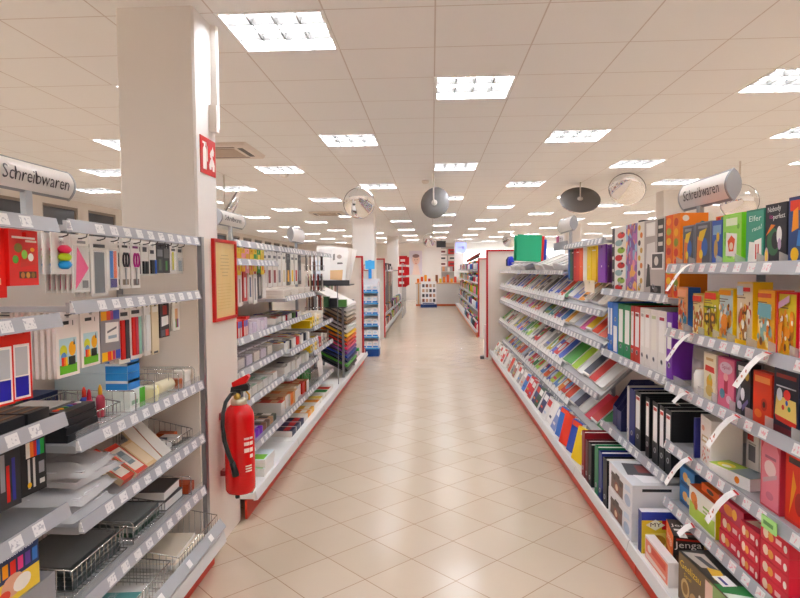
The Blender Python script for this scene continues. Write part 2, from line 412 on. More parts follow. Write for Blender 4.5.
# ------------------------------------------------------------------ shelving
BACK = {-1: 1.70, 1: 1.67}
def T(root): return Matrix.Translation(-Vector(root.location))
def rail(root, par, s, x, y0, y1, z, k, h=.046, name='price_rail', tilt=.014):
    xs = s*x
    m2 = MB(); m2.prism([(-s*tilt, -h/2), (0, h/2), (s*.005, h/2), (s*.005, -h/2)], 'y', -(y1-y0)/2+.004, (y1-y0)/2-.004, k)
    loc = Vector((xs, (y0+y1)/2, z))
    o = m2.build(name); o.parent = par; o.location = loc - Vector(root.location) - (Vector(par.location) if par is not root else Vector())
    KIDS.setdefault(par.name, []).append(o)
def bay(s, y0, y1, label, shelves=(), slants=(), rails=(), back_top=1.70, railk='price_rail', group='shelving bays along the aisle', base=True, deck='#e9e6e2', back='cream_panel', kick='#c8401e', shelf_back=None):
    root = empty('shelving_bay', (s*1.45, (y0+y1)/2, 0), 0, label, 'shelf', group)
    F, B = FRONT[s], BACK[s]
    def bx(name, xa, xb, ya, yb, za, zb, k, par=root):
        m = MB(); m.M = T(root); m.box(min(s*xa, s*xb), max(s*xa, s*xb), ya, yb, za, zb, k); return part(m, name, par)
    bx('back_panel', B, B+.02, y0, y1, .02, back_top, back)
    for ya in (y0, y1-.014): bx('upright', B-.03, B, ya, ya+.014, 0, back_top+.03, 'alu')
    if base:
        Lp = {-1: 1.13, 1: 1.0}[s]; K = {-1: 1.2, 1: 1.05}[s]
        bx('base_deck', Lp+.02, B-.03, y0+.001, y1-.001, .135, .165, deck)
        kp = bx('kick_plate', K, K+.015, y0+.001, y1-.001, .004, .128, kick)
        m = MB(); m.M = T(root); m.prism([(s*(Lp+.028), .125), (s*Lp, .13), (s*(Lp+.012), .185), (s*(Lp+.02), .19), (s*(Lp+.028), .165)], 'y', y0+.002, y1-.002, '#d3d1d0'); part(m, 'base_rail', root)
    for sh in shelves:
        z = sh[0]; d0 = sh[1] if len(sh) > 1 else 0
        m = MB(); m.M = T(root)
        m.prism([(s*(F+d0), z-.026), (s*(F+d0+.02), z-.026), (s*(B-.03), z-.02), (s*(B-.03), z), (s*(F+d0+.008), z), (s*(F+d0), z-.004)], 'y', y0+.002, y1-.002, 'shelf_metal')
        so = part(m, 'shelf', root)
        rail(root, so, s, F+d0-.006, y0, y1, z, railk)
    for sh in slants:
        z = sh[0]; d0 = sh[1] if len(sh) > 1 else 0; L = sh[2] if len(sh) > 2 else .32; a = R(sh[3] if len(sh) > 3 else 42)
        m = MB(); m.M = T(root)
        dx, dz = L*math.cos(a), L*math.sin(a)
        m.prism([(s*(F+d0), z-.026), (s*(F+d0+dx), z+dz-.02), (s*(F+d0+dx), z+dz), (s*(F+d0), z-.006)], 'y', y0+.002, y1-.002, 'shelf_metal')
        m.box(min(s*(F+d0), s*(F+d0+.004)), max(s*(F+d0), s*(F+d0+.004)), y0+.002, y1-.002, z-.026, z+.02, 'shelf_metal')
        so = part(m, 'sloping_shelf', root)
        rail(root, so, s, F+d0-.006, y0, y1, z, railk)
    for rl in rails:
        z, ya, yb = rl[0], rl[1] if len(rl) > 1 else y0, rl[2] if len(rl) > 2 else y1
        m = MB(); m.M = T(root)
        for yq in (ya+.03, yb-.03): m.box(min(s*(F+.012), s*(B-.02)), max(s*(F+.012), s*(B-.02)), yq-.006, yq+.006, z-.016, z+.004, 'shelf_metal')
        m.box(min(s*(F+.006), s*(F+.02)), max(s*(F+.006), s*(F+.02)), ya+.004, yb-.004, z-.018, z+.018, 'shelf_metal')
        so = part(m, 'hook_bar', root)
        rail(root, so, s, F, ya, yb, z, railk)
    return root
LEFT = [
 (.8, 2.005, 'grey shelving bay beside the aisle, nearest on the windows side, under the first sign'),
 (2.065, 3.25, 'grey shelving bay with blister cards and wire baskets, in front of the white column'),
 (3.85, 5.09, 'grey shelving bay right behind the fire extinguisher, with yellow packs on top'),
 (5.095, 6.34, 'shelving bay with cream paper block trays, second behind the fire extinguisher'),
 (6.345, 7.59, 'shelving bay with yellow goods and brush stand, third behind the fire extinguisher'),
 (7.595, 9.1, 'shelving bay with coloured card trays, fourth behind the fire extinguisher'),
 (9.105, 10.7, 'last shelving bay before the red-framed end panel on the windows side')]
bay(-1, *LEFT[0], shelves=[(1.11,), (.80,)], rails=[(1.76,), (1.445,)])
bay(-1, *LEFT[1], shelves=[(.995,), (.705,), (.42,)], rails=[(1.765,), (1.48,)])
bay(-1, *LEFT[2], shelves=[(1.15,), (.935,), (.715,), (.375,)], rails=[(1.785,), (1.665, 3.86, 4.93)])
bay(-1, *LEFT[3], shelves=[(1.37, -.02), (1.15, .02), (.91, -.05), (.70, -.05), (.375,)], rails=[(1.785,)])
bay(-1, *LEFT[4], shelves=[(1.0,), (.74,), (.375,)], rails=[(1.79,)])
bay(-1, *LEFT[5], shelves=[], rails=[])
bay(-1, *LEFT[6], shelves=[], rails=[])
RIGHT = [
 (1.95, 3.195, 'nearest shelving bay with board games in front of the ring binders'),
 (3.2, 4.4, 'shelving bay holding coloured and black ring binders'),
 (4.405, 5.7, 'shelving bay with hanging folders above sloping shelves, next to the coloured binders'),
 (5.705, 7.0, 'second bay of sloping paper shelves counted from the ring binders'),
 (7.005, 8.3, 'third bay of sloping paper shelves counted from the ring binders'),
 (8.305, 9.6, 'fourth bay of sloping paper shelves counted from the ring binders'),
 (9.605, 10.95, 'last bay of sloping paper shelves before the tall red-framed panel')]
bay(1, *RIGHT[0], shelves=[(1.60,), (1.28,), (1.005,), (.705,), (.41,)], railk='price_rail_red', back_top=1.75)
bay(1, *RIGHT[1], shelves=[(1.445,), (1.025,), (.515,)], back_top=1.75)
bay(1, *RIGHT[2], slants=[(1.285, 0), (1.05, 0), (.69, -.02), (.32, .04)], rails=[(1.80,)], back_top=1.75)
for b in RIGHT[3:]: bay(1, *b, slants=[(1.57, 0, .36, 22), (1.285, 0), (1.05, 0), (.69, -.02), (.32, .04)], back_top=1.75)
# second side of each run (seen only from above and from beside): plain backs
def side_panel(name, s, y0, y1, x0, x1, z1, k, label, cat, edge=None, ek='#b8222a', z0=0.0):
    root = empty(name, (s*(x0+x1)/2, y0, 0), 0, label, cat)
    m = MB(); m.M = T(root); m.box(min(s*x0, s*x1), max(s*x0, s*x1), y0, y1, z0, z1, k); part(m, 'board', root)
    if edge:
        e = edge
        for nm, a, b, za, zb in (('frame_side', x0-e, x0, 0.04, z1+e), ('frame_side', x1, x1+e, 0.04, z1+e), ('frame_top', x0, x1, z1, z1+e)):
            m = MB(); m.M = T(root); m.box(min(s*a, s*b), max(s*a, s*b), y0-.02, y1+.02, za, zb, ek); part(m, nm, root)
    return root
side_panel('end_panel', -1, 3.2525, 3.268, 1.265, 1.70, 1.745, 'cream_panel', 'cream end panel closing the blister card bay before the silver edge', 'panel')
# ------------------------------------------------------------------ column fittings
side_panel('cladding_panel', -1, 3.305, 3.845, 1.243, 1.285, 1.785, 'cream_panel', 'cream cladding panel below the column carrying the fire extinguisher', 'panel')
mb = MB(); mb.box(-1.287, -1.24, 3.268, 3.305, 0, 1.79, 'alu'); tag(mb.build('edge_strip', loc=(-1.26, 3.29, 0)), 'brushed silver corner strip at the edge of the cream panel under the column', 'strip')
e = empty('framed_notice', (-1.243, 3.62, 1.55), 0, 'gold notice sheet in a thin red frame on the cream panel', 'frame')
mb = MB()
for y0, y1, z0, z1 in ((-.2, -.182, -.235, .24), (.182, .2, -.235, .24), (-.182, .182, -.235, -.217), (-.182, .182, .222, .24)): mb.box(0, .02, y0, y1, z0, z1, '#c02a24')
part(mb, 'frame', e)
mb = MB(); mb.box(.001, .008, -.182, .182, -.217, .222, 'gold_sheet'); part(mb, 'sheet', e)
mb = MB(); mb.M = Matrix.Translation((.0087, 0, 0)) @ Matrix.Rotation(PI/2, 4, 'Z')
rn = random.Random(3)
for i in range(7):
    z = .15 - i*.02; a = .05 + rn.random()*.05
    mb.box(-a, a, -.0004, 0, z-.004, z, '#b9a27a')
for i in range(9):
    z = -.02 - i*.018; mb.box(-.13, .13 - rn.random()*.05, -.0004, 0, z-.002, z, '#c9ad72')
part(mb, 'printed_text', e)
# extinguisher sign
e = empty('fire_extinguisher_sign', (-1.30, 3.555, 2.27), 0, 'red sign with white extinguisher and flames high on the column', 'sign')
mb = MB(); mb.box(0, .004, -.12, .12, -.105, .105, '#c42a22'); part(mb, 'sign_board', e)
mb = MB(); mb.M = Matrix.Translation((.0045, 0, 0)) @ Matrix.Rotation(PI/2, 4, 'Z')
wh = '#f6efe8'
mb.box(-.085, -.03, -.0006, 0, -.08, .03, wh); mb.disc(-.0575, .03, .0275, .02, -.0007, wh)
mb.box(-.068, -.047, -.0006, 0, .045, .07, wh); mb.box(-.09, -.03, -.0006, 0, .064, .076, wh)
mb.tube([(-.05, -.0005, .07), (-.02, -.0005, .05), (-.02, -.0005, -.03)], .004, wh, 4)
for cx, cz, h_ in ((.03, -.07, .06), (.055, -.05, .08), (.08, -.075, .07), (.045, .0, .05), (.07, .015, .055)):
    mb.quad([(cx-.016, -.0006, cz), (cx+.014, -.0006, cz), (cx+.02, -.0006, cz+h_*.5), (cx+.002, -.0006, cz+h_), (cx-.02, -.0006, cz+h_*.45)], wh)
part(mb, 'pictogram', e)
# cable duct on the column
e = empty('cable_duct', (-1.30, 3.6, 2.45), 0, 'white cable duct with a junction box running down the column', 'duct')
mb = MB(); mb.box(0, .035, .035, .075, .0, .6, '#ece6e0'); part(mb, 'duct', e)
mb = MB(); mb.box(.001, .045, -.015, .032, -.03, .125, '#e6dfd8'); part(mb, 'junction_box', e)
mb = MB(); mb.box(.035, .038, .05, .06, .0, .6, '#f6f3ef'); part(mb, 'duct_lid', e)
# fire extinguisher
e = empty('fire_extinguisher', (-1.134, 3.52, .308), 0, 'red fire extinguisher with black hose hanging on the cream panel', 'fire extinguisher')
mb = MB(); mb.lathe([(.03, 0), (.078, .004), (.086, .02), (.087, .05), (.087, .44), (.083, .47), (.068, .50), (.045, .518), (.038, .525)], '#d21a1e:gloss', 28); part(mb, 'cylinder_body', e)
mb = MB(); mb.lathe([(.04, .515), (.047, .52), (.047, .545), (.036, .555), (.03, .56)], '#cfc8b4:metal', 20); part(mb, 'collar', e, 'pale metal collar')
mb = MB(); mb.box(-.02, .02, -.025, .025, .555, .61, '#2a2a2c'); mb.prism([(-.045, .59), (.06, .60), (.065, .625), (.055, .64), (-.04, .62)], 'y', -.016, .016, '#232325'); part(mb, 'valve_head', e)
mb = MB(); mb.prism([(-.03, .622), (.05, .645), (.068, .682), (.055, .695), (-.035, .648)], 'y', -.02, .02, '#d32222'); part(mb, 'trigger_handle', e, 'red trigger handle')
mb = MB(); mb.lathe([(.018, -.01), (.02, 0), (.02, .022), (.014, .024)], '#cdb268:metal', 12, (.0, -.03, .57), 'y'); part(mb, 'pressure_gauge', e)
mb = MB(); mb.tube([(.045, 0, .595), (.062, 0, .575), (.062, 0, .545)], .005, '#e2a81e', 6); part(mb, 'safety_pin', e, 'yellow safety pin strap')
pts = [(-.01, -.02, .585), (-.02, -.08, .59), (-.03, -.14, .56), (-.035, -.178, .5), (-.035, -.185, .43), (-.03, -.175, .35), (-.018, -.15, .27), (-.005, -.125, .21)]
mb = MB(); mb.tube(pts, [.011]*5 + [.012, .013, .013], '#1f1f21', 10); hs = part(mb, 'hose', e)
mb = MB(); mb.tube([(-.005, -.125, .21), (.005, -.115, .16), (.01, -.112, .13)], [.016, .018, .02], '#161617', 10); part(mb, 'nozzle', hs)
mb = MB()
for a in (30, 150, 270): mb.lathe([(.012, -.018), (.014, -.01), (.012, .006)], '#18181a', 8, (.06*math.cos(R(a)), .06*math.sin(R(a)), 0))
part(mb, 'foot_ring', e)
mb = MB(); mb.box(-.1094, -.08, -.03, .03, .43, .47, '#7a1a1a'); mb.box(-.1094, -.08, -.03, .03, .1, .13, '#7a1a1a'); part(mb, 'wall_bracket', e)
mb = MB()
rn = random.Random(5)
for zc, hh in ((.33, .012), (.30, .02), (.262, .024), (.225, .02), (.17, .008), (.155, .008), (.14, .008), (.12, .008)):
    for t0, t1 in ((-18, 4), (6, 22)) if hh > .01 else ((-14, 14),):
        if rn.random() < .15: continue
        A = [(.0876*math.cos(R(t)), .0876*math.sin(R(t))) for t in (t0-38, (t0+t1)/2-38, t1-38)]
        mb.add([(a[0], a[1], zc-hh/2) for a in A] + [(a[0], a[1], zc+hh/2) for a in A], [(0, 1, 4, 3), (1, 2, 5, 4)], '#f2ddd4')
part(mb, 'lettering', e, 'white instruction print')
# ------------------------------------------------------------------ signs on the shelf tops
def lens_sign(s, y0, y1, xc, zc, hh, label, word, size, tx, stand_y, base_z, lens=.036, width=None, sub=None):
    root = empty('aisle_sign', (s*xc, (y0+y1)/2, base_z), 0, label, 'sign', None)
    Mx = T(root)
    prof = []
    n = 10
    for sg in (1, -1):
        for i in range(n):
            t = -1 + 2*i/n
            prof.append((s*xc + sg*lens*(1 - t*t)*.95 + sg*.002, zc + sg*t*hh))
    m = MB(); m.M = Mx; m.prism(prof, 'y', y0+.012, y1-.012, '#8f9196'); part(m, 'sign_body', root)
    # end caps
    for a, b in ((y0, y0+.012), (y1-.012, y1)):
        m = MB(); m.M = Mx; m.prism([(s*xc + (p[0]-s*xc)*1.03, zc + (p[1]-zc)*1.03) for p in prof], 'y', a, b, '#a9abb0'); part(m, 'end_cap', root)
    # white face, follows the bulge on the aisle side
    m = MB(); m.M = Mx
    pts = []
    k = 8; lim = .86
    for i in range(k+1):
        t = (-1 + 2*i/k)*lim
        pts.append((s*xc - s*(lens*(1-t*t)*.95 + .0045), zc + t*hh))
    vs_, fs_ = [], []
    for p in pts: vs_ += [(p[0], y0+.02, p[1]), (p[0], y1-.02, p[1])]
    for i in range(k): fs_.append((2*i, 2*i+1, 2*i+3, 2*i+2))
    m.add(vs_, fs_, '#f1ece8', True); fc = part(m, 'sign_face', root)
    if word:
        tv, tf, tw = text_geo(word, size)
        m = MB(); m.M = Mx; sx = (width or tw)/tw
        out = []
        for v in tv:
            dz = v[2] - size/2
            t = max(-1, min(1, dz/hh))
            yy = (-(v[0]*sx) if s > 0 else v[0]*sx) + tx
            out.append((s*xc - s*(lens*(1-t*t)*.95 + .0098), yy, zc + dz))
        m.add(out, tf, '#3a3236'); part(m, 'lettering', fc)
    m = MB(); m.M = Mx; m.box(s*xc-.012, s*xc+.012, stand_y-.02, stand_y+.02, base_z, zc-hh*.8, '#b0b2b6'); part(m, 'post', root)
    m = MB(); m.M = Mx; m.box(s*xc-.022, s*xc+.022, stand_y-.06, stand_y+.06, base_z-.03, base_z, '#a2a4a8'); part(m, 'foot_plate', root)
    return root
lens_sign(-1, 2.08, 2.69, 1.62, 1.986, .064, 'white lens-shaped sign reading Schreibwaren above the red hanging packs', 'Schreibwaren', .054, 2.207, 2.40, 1.733, width=.42)
lens_sign(1, 3.12, 3.72, 1.48, 2.01, .078, 'white lens-shaped sign reading Schreibwaren above the green game box', 'Schreibwaren', .058, 3.63, 3.5, 1.76, width=.44)
o = lens_sign(1, 5.95, 6.55, 1.35, 2.04, .072, 'small grey sign above the hanging coloured folders', None, .04, 0, 6.1, 1.83)
o = lens_sign(-1, 4.6, 5.2, 1.62, 2.02, .062, 'small lens-shaped sign over the yellow hanging packs behind the column', 'Schreibwaren', .04, 4.66, 4.9, 1.733, width=.4)
o = lens_sign(-1, 7.0, 7.65, 1.62, 2.03, .09, 'small double-line sign further along the windows-side shelves', None, .04, 0, 7.3, 1.733)
mb = MB(); mb.box(1.262, 1.27, 6.0, 6.35, 1.825, 1.93, '#f3eef0')
mb.M = Matrix.Translation((1.2615, 6.175, 1.83)) @ Matrix.Rotation(-PI/2, 4, 'Z')
art(mb, .35, .105, [('r', 0, .05, .42, .95, '#c04a86'), ('r', .46, .2, .97, .85, '#f3eef0'), ('t', .71, .25, .5, 'TLY', '#3a3030', .46)])
tag(mb.build('header_card', loc=(1.266, 6.175, 1.83)), 'small magenta and white header card under the grey sign above the folders', 'card')
# ------------------------------------------------------------------ convex mirrors
def convex(cx, cy, cz, r, aim, label, group='convex mirrors'):
    """aim: direction the bulge looks at"""
    root = empty('convex_mirror', (cx, cy, cz), 0, label, 'mirror', group)
    d = Vector(aim).normalized(); q = d.to_track_quat('Z', 'Y').to_matrix().to_4x4()
    m = MB(); m.M = q; b = r*.42
    prof = [(r*math.sin(t*PI/2/8*1.0), b*math.cos(t*PI/2/8)) for t in range(8, -1, -1)]
    m.lathe(prof, 'mirror', 32); part(m, 'mirror_dome', root)
    m = MB(); m.M = q; m.lathe([(r*.3, -.012), (r, -.006), (r*1.015, 0), (r*1.0, .006)], '#6e6a68', 32); part(m, 'back_plate', root, 'dark grey back')
    m = MB(); m.M = q; m.lathe([(.045, -.03), (.045, -.012)], '#d8cfc8', 14); part(m, 'clamp', root)
    bp = d * -.03
    m = MB(); m.tube([tuple(bp), (bp.x*1.6, bp.y*1.6, .06), (bp.x*1.6, bp.y*1.6, H-cz)], .011, '#d8d0c8', 8); part(m, 'ceiling_rod', root)
    return root
convex(-1.22, 10.4, 2.74, .265, (.25, -1, -.35), 'convex mirror full of colourful reflections in front of the second column')
convex(.05, 9.4, 2.62, .235, (.42, .9, -.1), 'dark back of a tilted convex mirror hanging over the aisle middle')
convex(2.5, 10.6, 2.77, .33, (.1, .72, -.72), 'wide dark back of a convex mirror above the folder shelves')
convex(3.0, 9.7, 2.82, .27, (-.35, -.85, -.6), 'shiny convex mirror facing the viewer beside the wide dark mirror back')
convex(-3.08, 9.2, 2.57, .30, (.86, .38, -.55), 'convex mirror seen edge-on just behind the near column')
convex(-.1, 24.5, 2.78, .26, (.1, -1, -.25), 'far convex mirror over the service counter')
convex(2.55, 20.5, 2.57, .23, (-.3, -1, -.2), 'small far convex mirror above the tall red-framed panel')
convex(4.2, 8.7, 2.50, .24, (-.5, -.9, -.2), 'convex mirror half hidden behind the second sign on the game shelves')
# ceiling cassettes and small ceiling fittings
def cassette(x, y, w, label):
    root = empty('ceiling_air_conditioner', (x, y, H-.002), 0, label, 'air conditioner')
    m = MB(); m.prism([(-w/2, 0), (w/2, 0), (w/2-.03, -.035), (-w/2+.03, -.035)], 'y', -w/2, w/2, '#e0d4ca'); part(m, 'casing', root)
    m = MB(); m.box(-w*.27, w*.27, -w*.27, w*.27, -.042, -.036, '#b39a86'); part(m, 'intake_grille', root)
    for a in (-1, 1):
        m = MB(); m.box(a*w*.36-.03, a*w*.36+.03, -w*.3, w*.3, -.039, -.0355, '#3c3632'); part(m, 'air_slot', root)
        m = MB(); m.box(-w*.3, w*.3, a*w*.36-.03, a*w*.36+.03, -.039, -.0355, '#8a7a6e'); part(m, 'air_slot', root)
    return root
cassette(-2.5, 7.3, .84, 'ceiling air conditioner cassette just behind the near column')
cassette(-2.6, 15.4, .84, 'distant ceiling air conditioner cassette over the middle column')
def ceiling_puck(name, x, y, r, h, k, label, cat):
    m = MB(); m.lathe([(r*.6, -h), (r, -h*.6), (r, 0)], k, 16); o = m.build(name); o.location = (x, y, H); return tag(o, label, cat)
ceiling_puck('smoke_detector', -.1, 10.1, .06, .05, '#e6ded6', 'white smoke detector on the ceiling beyond the dark mirror back', 'smoke detector')
ceiling_puck('smoke_detector', -2.2, 9.2, .06, .05, '#e6ded6', 'white smoke detector on the ceiling near the edge-on mirror', 'smoke detector')
e = empty('security_camera', (5.3, 11.6, H), 0, 'dark dome security camera on the ceiling above the game boxes', 'camera')
mb = MB(); mb.lathe([(.09, -.05), (.1, 0)], '#e4dad2', 18); part(mb, 'mount_ring', e)
mb = MB(); mb.lathe([(.01, -.12), (.05, -.105), (.08, -.05)], '#2a2624:gloss', 18); part(mb, 'dome', e, 'dark dome')
# ------------------------------------------------------------------ hanging packs
def hook(s, y, z, d0=.05, label=None):
    m = MB(); F = FRONT[s]; L = BACK[s] - F - d0 - .02
    m.tube([(0, L, .0), (0, .02, 0), (0, 0, .006), (0, -.004, .02)], .0028, '#4a4644:metal', 5)
    o = m.build('display_hook'); o.location = spot(s, y, d0, z); o.rotation_euler = face(s)
    return tag(o, label, 'hook', 'wire display hooks')
def hang(s, y, z, w, h, cardk, shapes=(), n=3, desc='', name='hanging_pack', cat='pack', content=None, cname='blister', d=.075, step=.016, tilt=0.0, th=.004, sub=None, cl=None):
    """n identical packs on one hook, the front one at depth d"""
    t = empty(name, (0, 0, 0))
    m = MB(); hw = .014
    zt, zh = 0.012, -.012
    m.box(-w/2, -hw, 0, th, -h, zt, cardk); m.box(hw, w/2, 0, th, -h, zt, cardk)
    m.box(-hw, hw, 0, th, -h, zh, cardk); m.box(-hw, hw, 0, th, zt-.006, zt, cardk)
    art(m, w, h, shapes, z0=-h)
    part(m, 'card', t)
    if content:
        m = MB(); content(m, w, h); part(m, cname, t, cl)
    t.location = spot(s, y, d, z); t.rotation_euler = face(s, tilt)
    tag(t, desc if n == 1 else desc + ', front one', cat, 'packs on wire hooks')
    for i in range(1, n):
        dup(t, spot(s, y, d + i*step, z), face(s, tilt + rnd.uniform(-.02, .02)), desc + ', behind the front one', 'packs behind: ' + desc[:40])
    return t
W_, G1, BK = '#ece8e4', '#c9c6c4', '#242428'
def blister(k='clear_plastic', x0=.12, x1=.88, z0=.1, z1=.75, dpt=.012):
    def f(m, w, h): m.box(-w/2+x0*w, -w/2+x1*w, -dpt, -.0005, -h+z0*h, -h+z1*h, k)
    return f
def scissors_c(k):
    def f(m, w, h):
        for sx in (-1, 1):
            pts = [(sx*.012 + .013*math.cos(2*PI*i/10), -.006, -h*.38 + .03*math.sin(2*PI*i/10)) for i in range(10)]
            m.tube(pts, .0042, k, 6, True)
            m.prism([(sx*.004-.004, -h*.55), (sx*.004+.004, -h*.55), (-sx*.004+.002, -h*.92), (-sx*.004-.002, -h*.92)], 'y', -.006, -.003, '#b9bcc0:metal')
    return f
def stick_c(cols, z0=.1, z1=.8, d=.008, wd=.8):
    def f(m, w, h):
        n = len(cols); a = w*wd/n
        for i, c in enumerate(cols):
            x = -w*wd/2 + i*a
            m.box(x+a*.1, x+a*.9, -d, -.0005, -h+h*z0, -h+h*z1, c)
    return f
def blobs_c(cols):
    def f(m, w, h):
        for i, c in enumerate(cols):
            z = -h*.35 - i*h*.2
            m.lathe([(.004, -.035), (.016, -.015), (.017, .01), (.006, .036)], c, 10, (0, -.012, z), 'x')
    return f
ROW1 = 1.732
row1_hooks = []
def r1(y, *a, **k): row1_hooks.append(y); return hang(-1, y, ROW1, *a, **k)
r1(2.145, .118, .135, W_, [('t', .5, .82, .07, 'Office', '#5a5a60')], 5, 'white pack with pink, lime and blue pieces', content=blobs_c(['#e23a6a', '#b8d02a', '#2a9ad8']), cname='pieces', step=.03)
r1(2.265, .115, .205, W_, [('p', [(.15, .05), (.95, .45), (.3, .85)], '#ea4a8e'), ('r', .3, .9, .8, .95, '#8a8a90'), ('r', .55, .08, .9, .22, '#6a6a70')], 6, 'pink set square pack', step=.02, content=blister('clear_plastic', .08, .95, .04, .86, .004))
r1(2.395, .118, .225, W_, [('r', .2, .06, .8, .78, '#5c646c'), ('r', .15, .86, .85, .92, '#3a3a40')], 4, 'grey ruler pack', step=.022, tilt=-.03, content=blister('clear_plastic', .14, .86, .04, .82, .006))
r1(2.5, .085, .205, W_, [('r', .2, .25, .52, .8, '#3a8ad0'), ('r', .55, .25, .85, .8, '#e0702a'), ('r', .2, .06, .85, .24, '#3a2a8a')], 3, 'narrow blue and orange folder pack', step=.02, content=blister('clear_plastic', .12, .9, .04, .84, .005))
r1(2.6, .082, .2, W_, [('r', .2, .88, .8, .93, BK), ('r', .2, .08, .85, .2, '#8a7a6a')], 4, 'black-handled scissors pack', content=scissors_c('#1d1d22'), cname='scissors', step=.022)
r1(2.695, .082, .2, W_, [('r', .2, .88, .8, .93, '#8a3a7a'), ('r', .2, .06, .85, .2, '#7a6a6a')], 3, 'magenta-handled scissors pack', content=scissors_c('#b8348e'), cname='scissors', step=.022)
r1(2.785, .062, .145, W_, [('r', .2, .75, .8, .9, '#3a3a40')], 3, 'small white cutter pack with black blades', content=stick_c([BK, BK], .05, .45), cname='blades', tilt=-.06)
r1(2.865, .066, .145, W_, [('r', .15, .7, .7, .82, '#3a3a40')], 4, 'small white pack with black tips and a blue cap', content=stick_c([BK, '#3a3a40', '#2a6ac8'], .05, .5), cname='pens', tilt=-.06)
r1(2.945, .066, .135, '#3a3a40', [('r', .1, .6, .9, .85, '#8a8a90'), ('r', .3, .1, .7, .5, '#5a6a5a')], 5, 'dark card pack with grey header', tilt=-.05)
r1(3.02, .066, .135, '#2c2c30', [('r', .1, .55, .9, .9, '#6a6a6a'), ('r', .3, .1, .6, .45, '#4a8a4a')], 5, 'dark card pack with a green stripe', tilt=-.05)
r1(3.1, .07, .14, W_, [('r', .3, .15, .6, .8, '#d8cf4a'), ('r', .2, .84, .8, .92, '#5a5a60')], 3, 'white pack with pale yellow strip', content=blister(), tilt=-.04)
r1(3.18, .07, .14, '#d6d2cc', [('r', .25, .1, .85, .5, '#8a98a0'), ('r', .2, .8, .8, .92, '#4a4a50')], 3, 'grey pack nearest the silver edge strip', content=blister('clear_plastic', .2, .9, .1, .6, .008), tilt=-.04)
ROW2 = 1.45
row2_hooks = []
def r2(y, *a, **k): row2_hooks.append(y); return hang(-1, y, ROW2, *a, **k)
PENC = [('r', .12, .05, .88, .62, '#b8d8e0'), ('r', .12, .05, .88, .2, '#6ab030'), ('c', .3, .42, .16, .1, '#d8d84a'), ('c', .68, .44, .16, .12, '#f0b42a'), ('c', .3, .33, .12, .07, '#6a9ad0'), ('r', .2, .18, .3, .32, '#e23a2a'), ('r', .3, .18, .38, .32, '#f08a2a'), ('r', .38, .18, .46, .32, '#f2d02a'), ('r', .5, .18, .8, .32, '#1e2a24'), ('p', [(.72, .5), (.8, .5), (.76, .62)], '#3a3a3a'), ('r', .2, .84, .55, .9, '#2a2a2a'), ('r', .7, .82, .74, .9, '#3a3a3a')]
r2(2.165, .135, .225, '#efe4de', PENC, 8, 'coloured pencil pack with meadow picture', 'hanging_pencil_pack', th=.012, step=.022, tilt=-.03)
r2(2.315, .125, .21, '#efe4de', PENC, 3, 'smaller coloured pencil pack with meadow picture', 'hanging_pencil_pack', th=.012, step=.022, tilt=-.03)
r2(2.465, .15, .215, '#8e8a90', [('r', .02, .8, .98, .97, '#f0b020'), ('r', .3, .8, .5, .97, '#e2582a'), ('r', .5, .8, .65, .97, '#b04a8a'), ('r', .65, .8, .98, .97, '#5a6ac0'), ('r', .02, .03, .98, .2, '#f2c020'), ('r', .3, .03, .5, .2, '#e2482a'), ('r', .55, .03, .7, .2, '#d03a6a'), ('r', .72, .03, .98, .2, '#4a5ac0'), ('p', [(.2, .38), (.9, .36), (.92, .74), (.22, .76)], '#f2eeea'), ('p', [(.3, .55), (.8, .62), (.8, .66), (.3, .59)], '#6a6a70'), ('r', .35, .44, .8, .5, '#9ab0c0')], 2, 'felt pen set with yellow to violet caps', 'hanging_pen_set', th=.02, step=.03)
r2(2.575, .075, .24, W_, [('r', .2, .85, .85, .92, '#3a3a40')], 3, 'red craft knife pack tilted on its hook', 'hanging_knife_pack', content=stick_c(['#c8322a', '#3a3a40'], .08, .78), cname='knife', tilt=-.15, step=.02)
r2(2.68, .085, .235, W_, [('r', .15, .86, .85, .93, '#3a3a40'), ('r', .6, .2, .9, .5, '#7ac8d8')], 3, 'red and grey pen pack', 'hanging_pen_pack', content=stick_c(['#d8322e', '#c04a5a', '#9ad0c0'], .08, .8), cname='pens', tilt=-.12, step=.02)
r2(2.79, .06, .235, '#e8e4e2', [('r', .3, .1, .7, .8, '#c8ccd4')], 3, 'plain white brush pack', 'hanging_brush_pack', content=stick_c(['#e8e8ea'], .1, .8), cname='brush', step=.02)
r2(2.875, .075, .24, '#d8c8a8', [('r', .1, .84, .9, .95, '#efe8e0'), ('r', .2, .02, .8, .06, '#3a3a40')], 3, 'tan wooden ruler pack', 'hanging_ruler_pack', step=.02)
r2(2.98, .105, .17, '#2a2426', [('r', .3, .66, .75, .92, '#a8342e'), ('p', [(.15, .32), (.9, .36), (.9, .62), (.15, .6)], '#efebe8'), ('r', .55, .03, .9, .22, '#d8584a'), ('r', .1, .03, .5, .22, '#5a5a64')], 2, 'black pouch with red print and white label', 'hanging_pouch', th=.015, step=.025)
r2(3.12, .085, .15, '#ece4da', [('r', .3, .3, .7, .75, '#e8b88a'), ('r', .35, .1, .5, .4, '#3a9a5a'), ('r', .5, .1, .62, .4, '#e2583a'), ('r', .62, .1, .75, .4, '#3a6ac0')], 3, 'small cream pack with crayon colours', 'hanging_crayon_pack', th=.01, step=.02)
for i, y in enumerate(row1_hooks): hook(-1, y, ROW1-.002, .05, 'dark wire hook, %s along the top bar of the blister card bay' % nth(i))
for i, y in enumerate(row2_hooks): hook(-1, y, ROW2-.002, .05, 'dark wire hook, %s along the lower bar of the blister card bay' % nth(i))
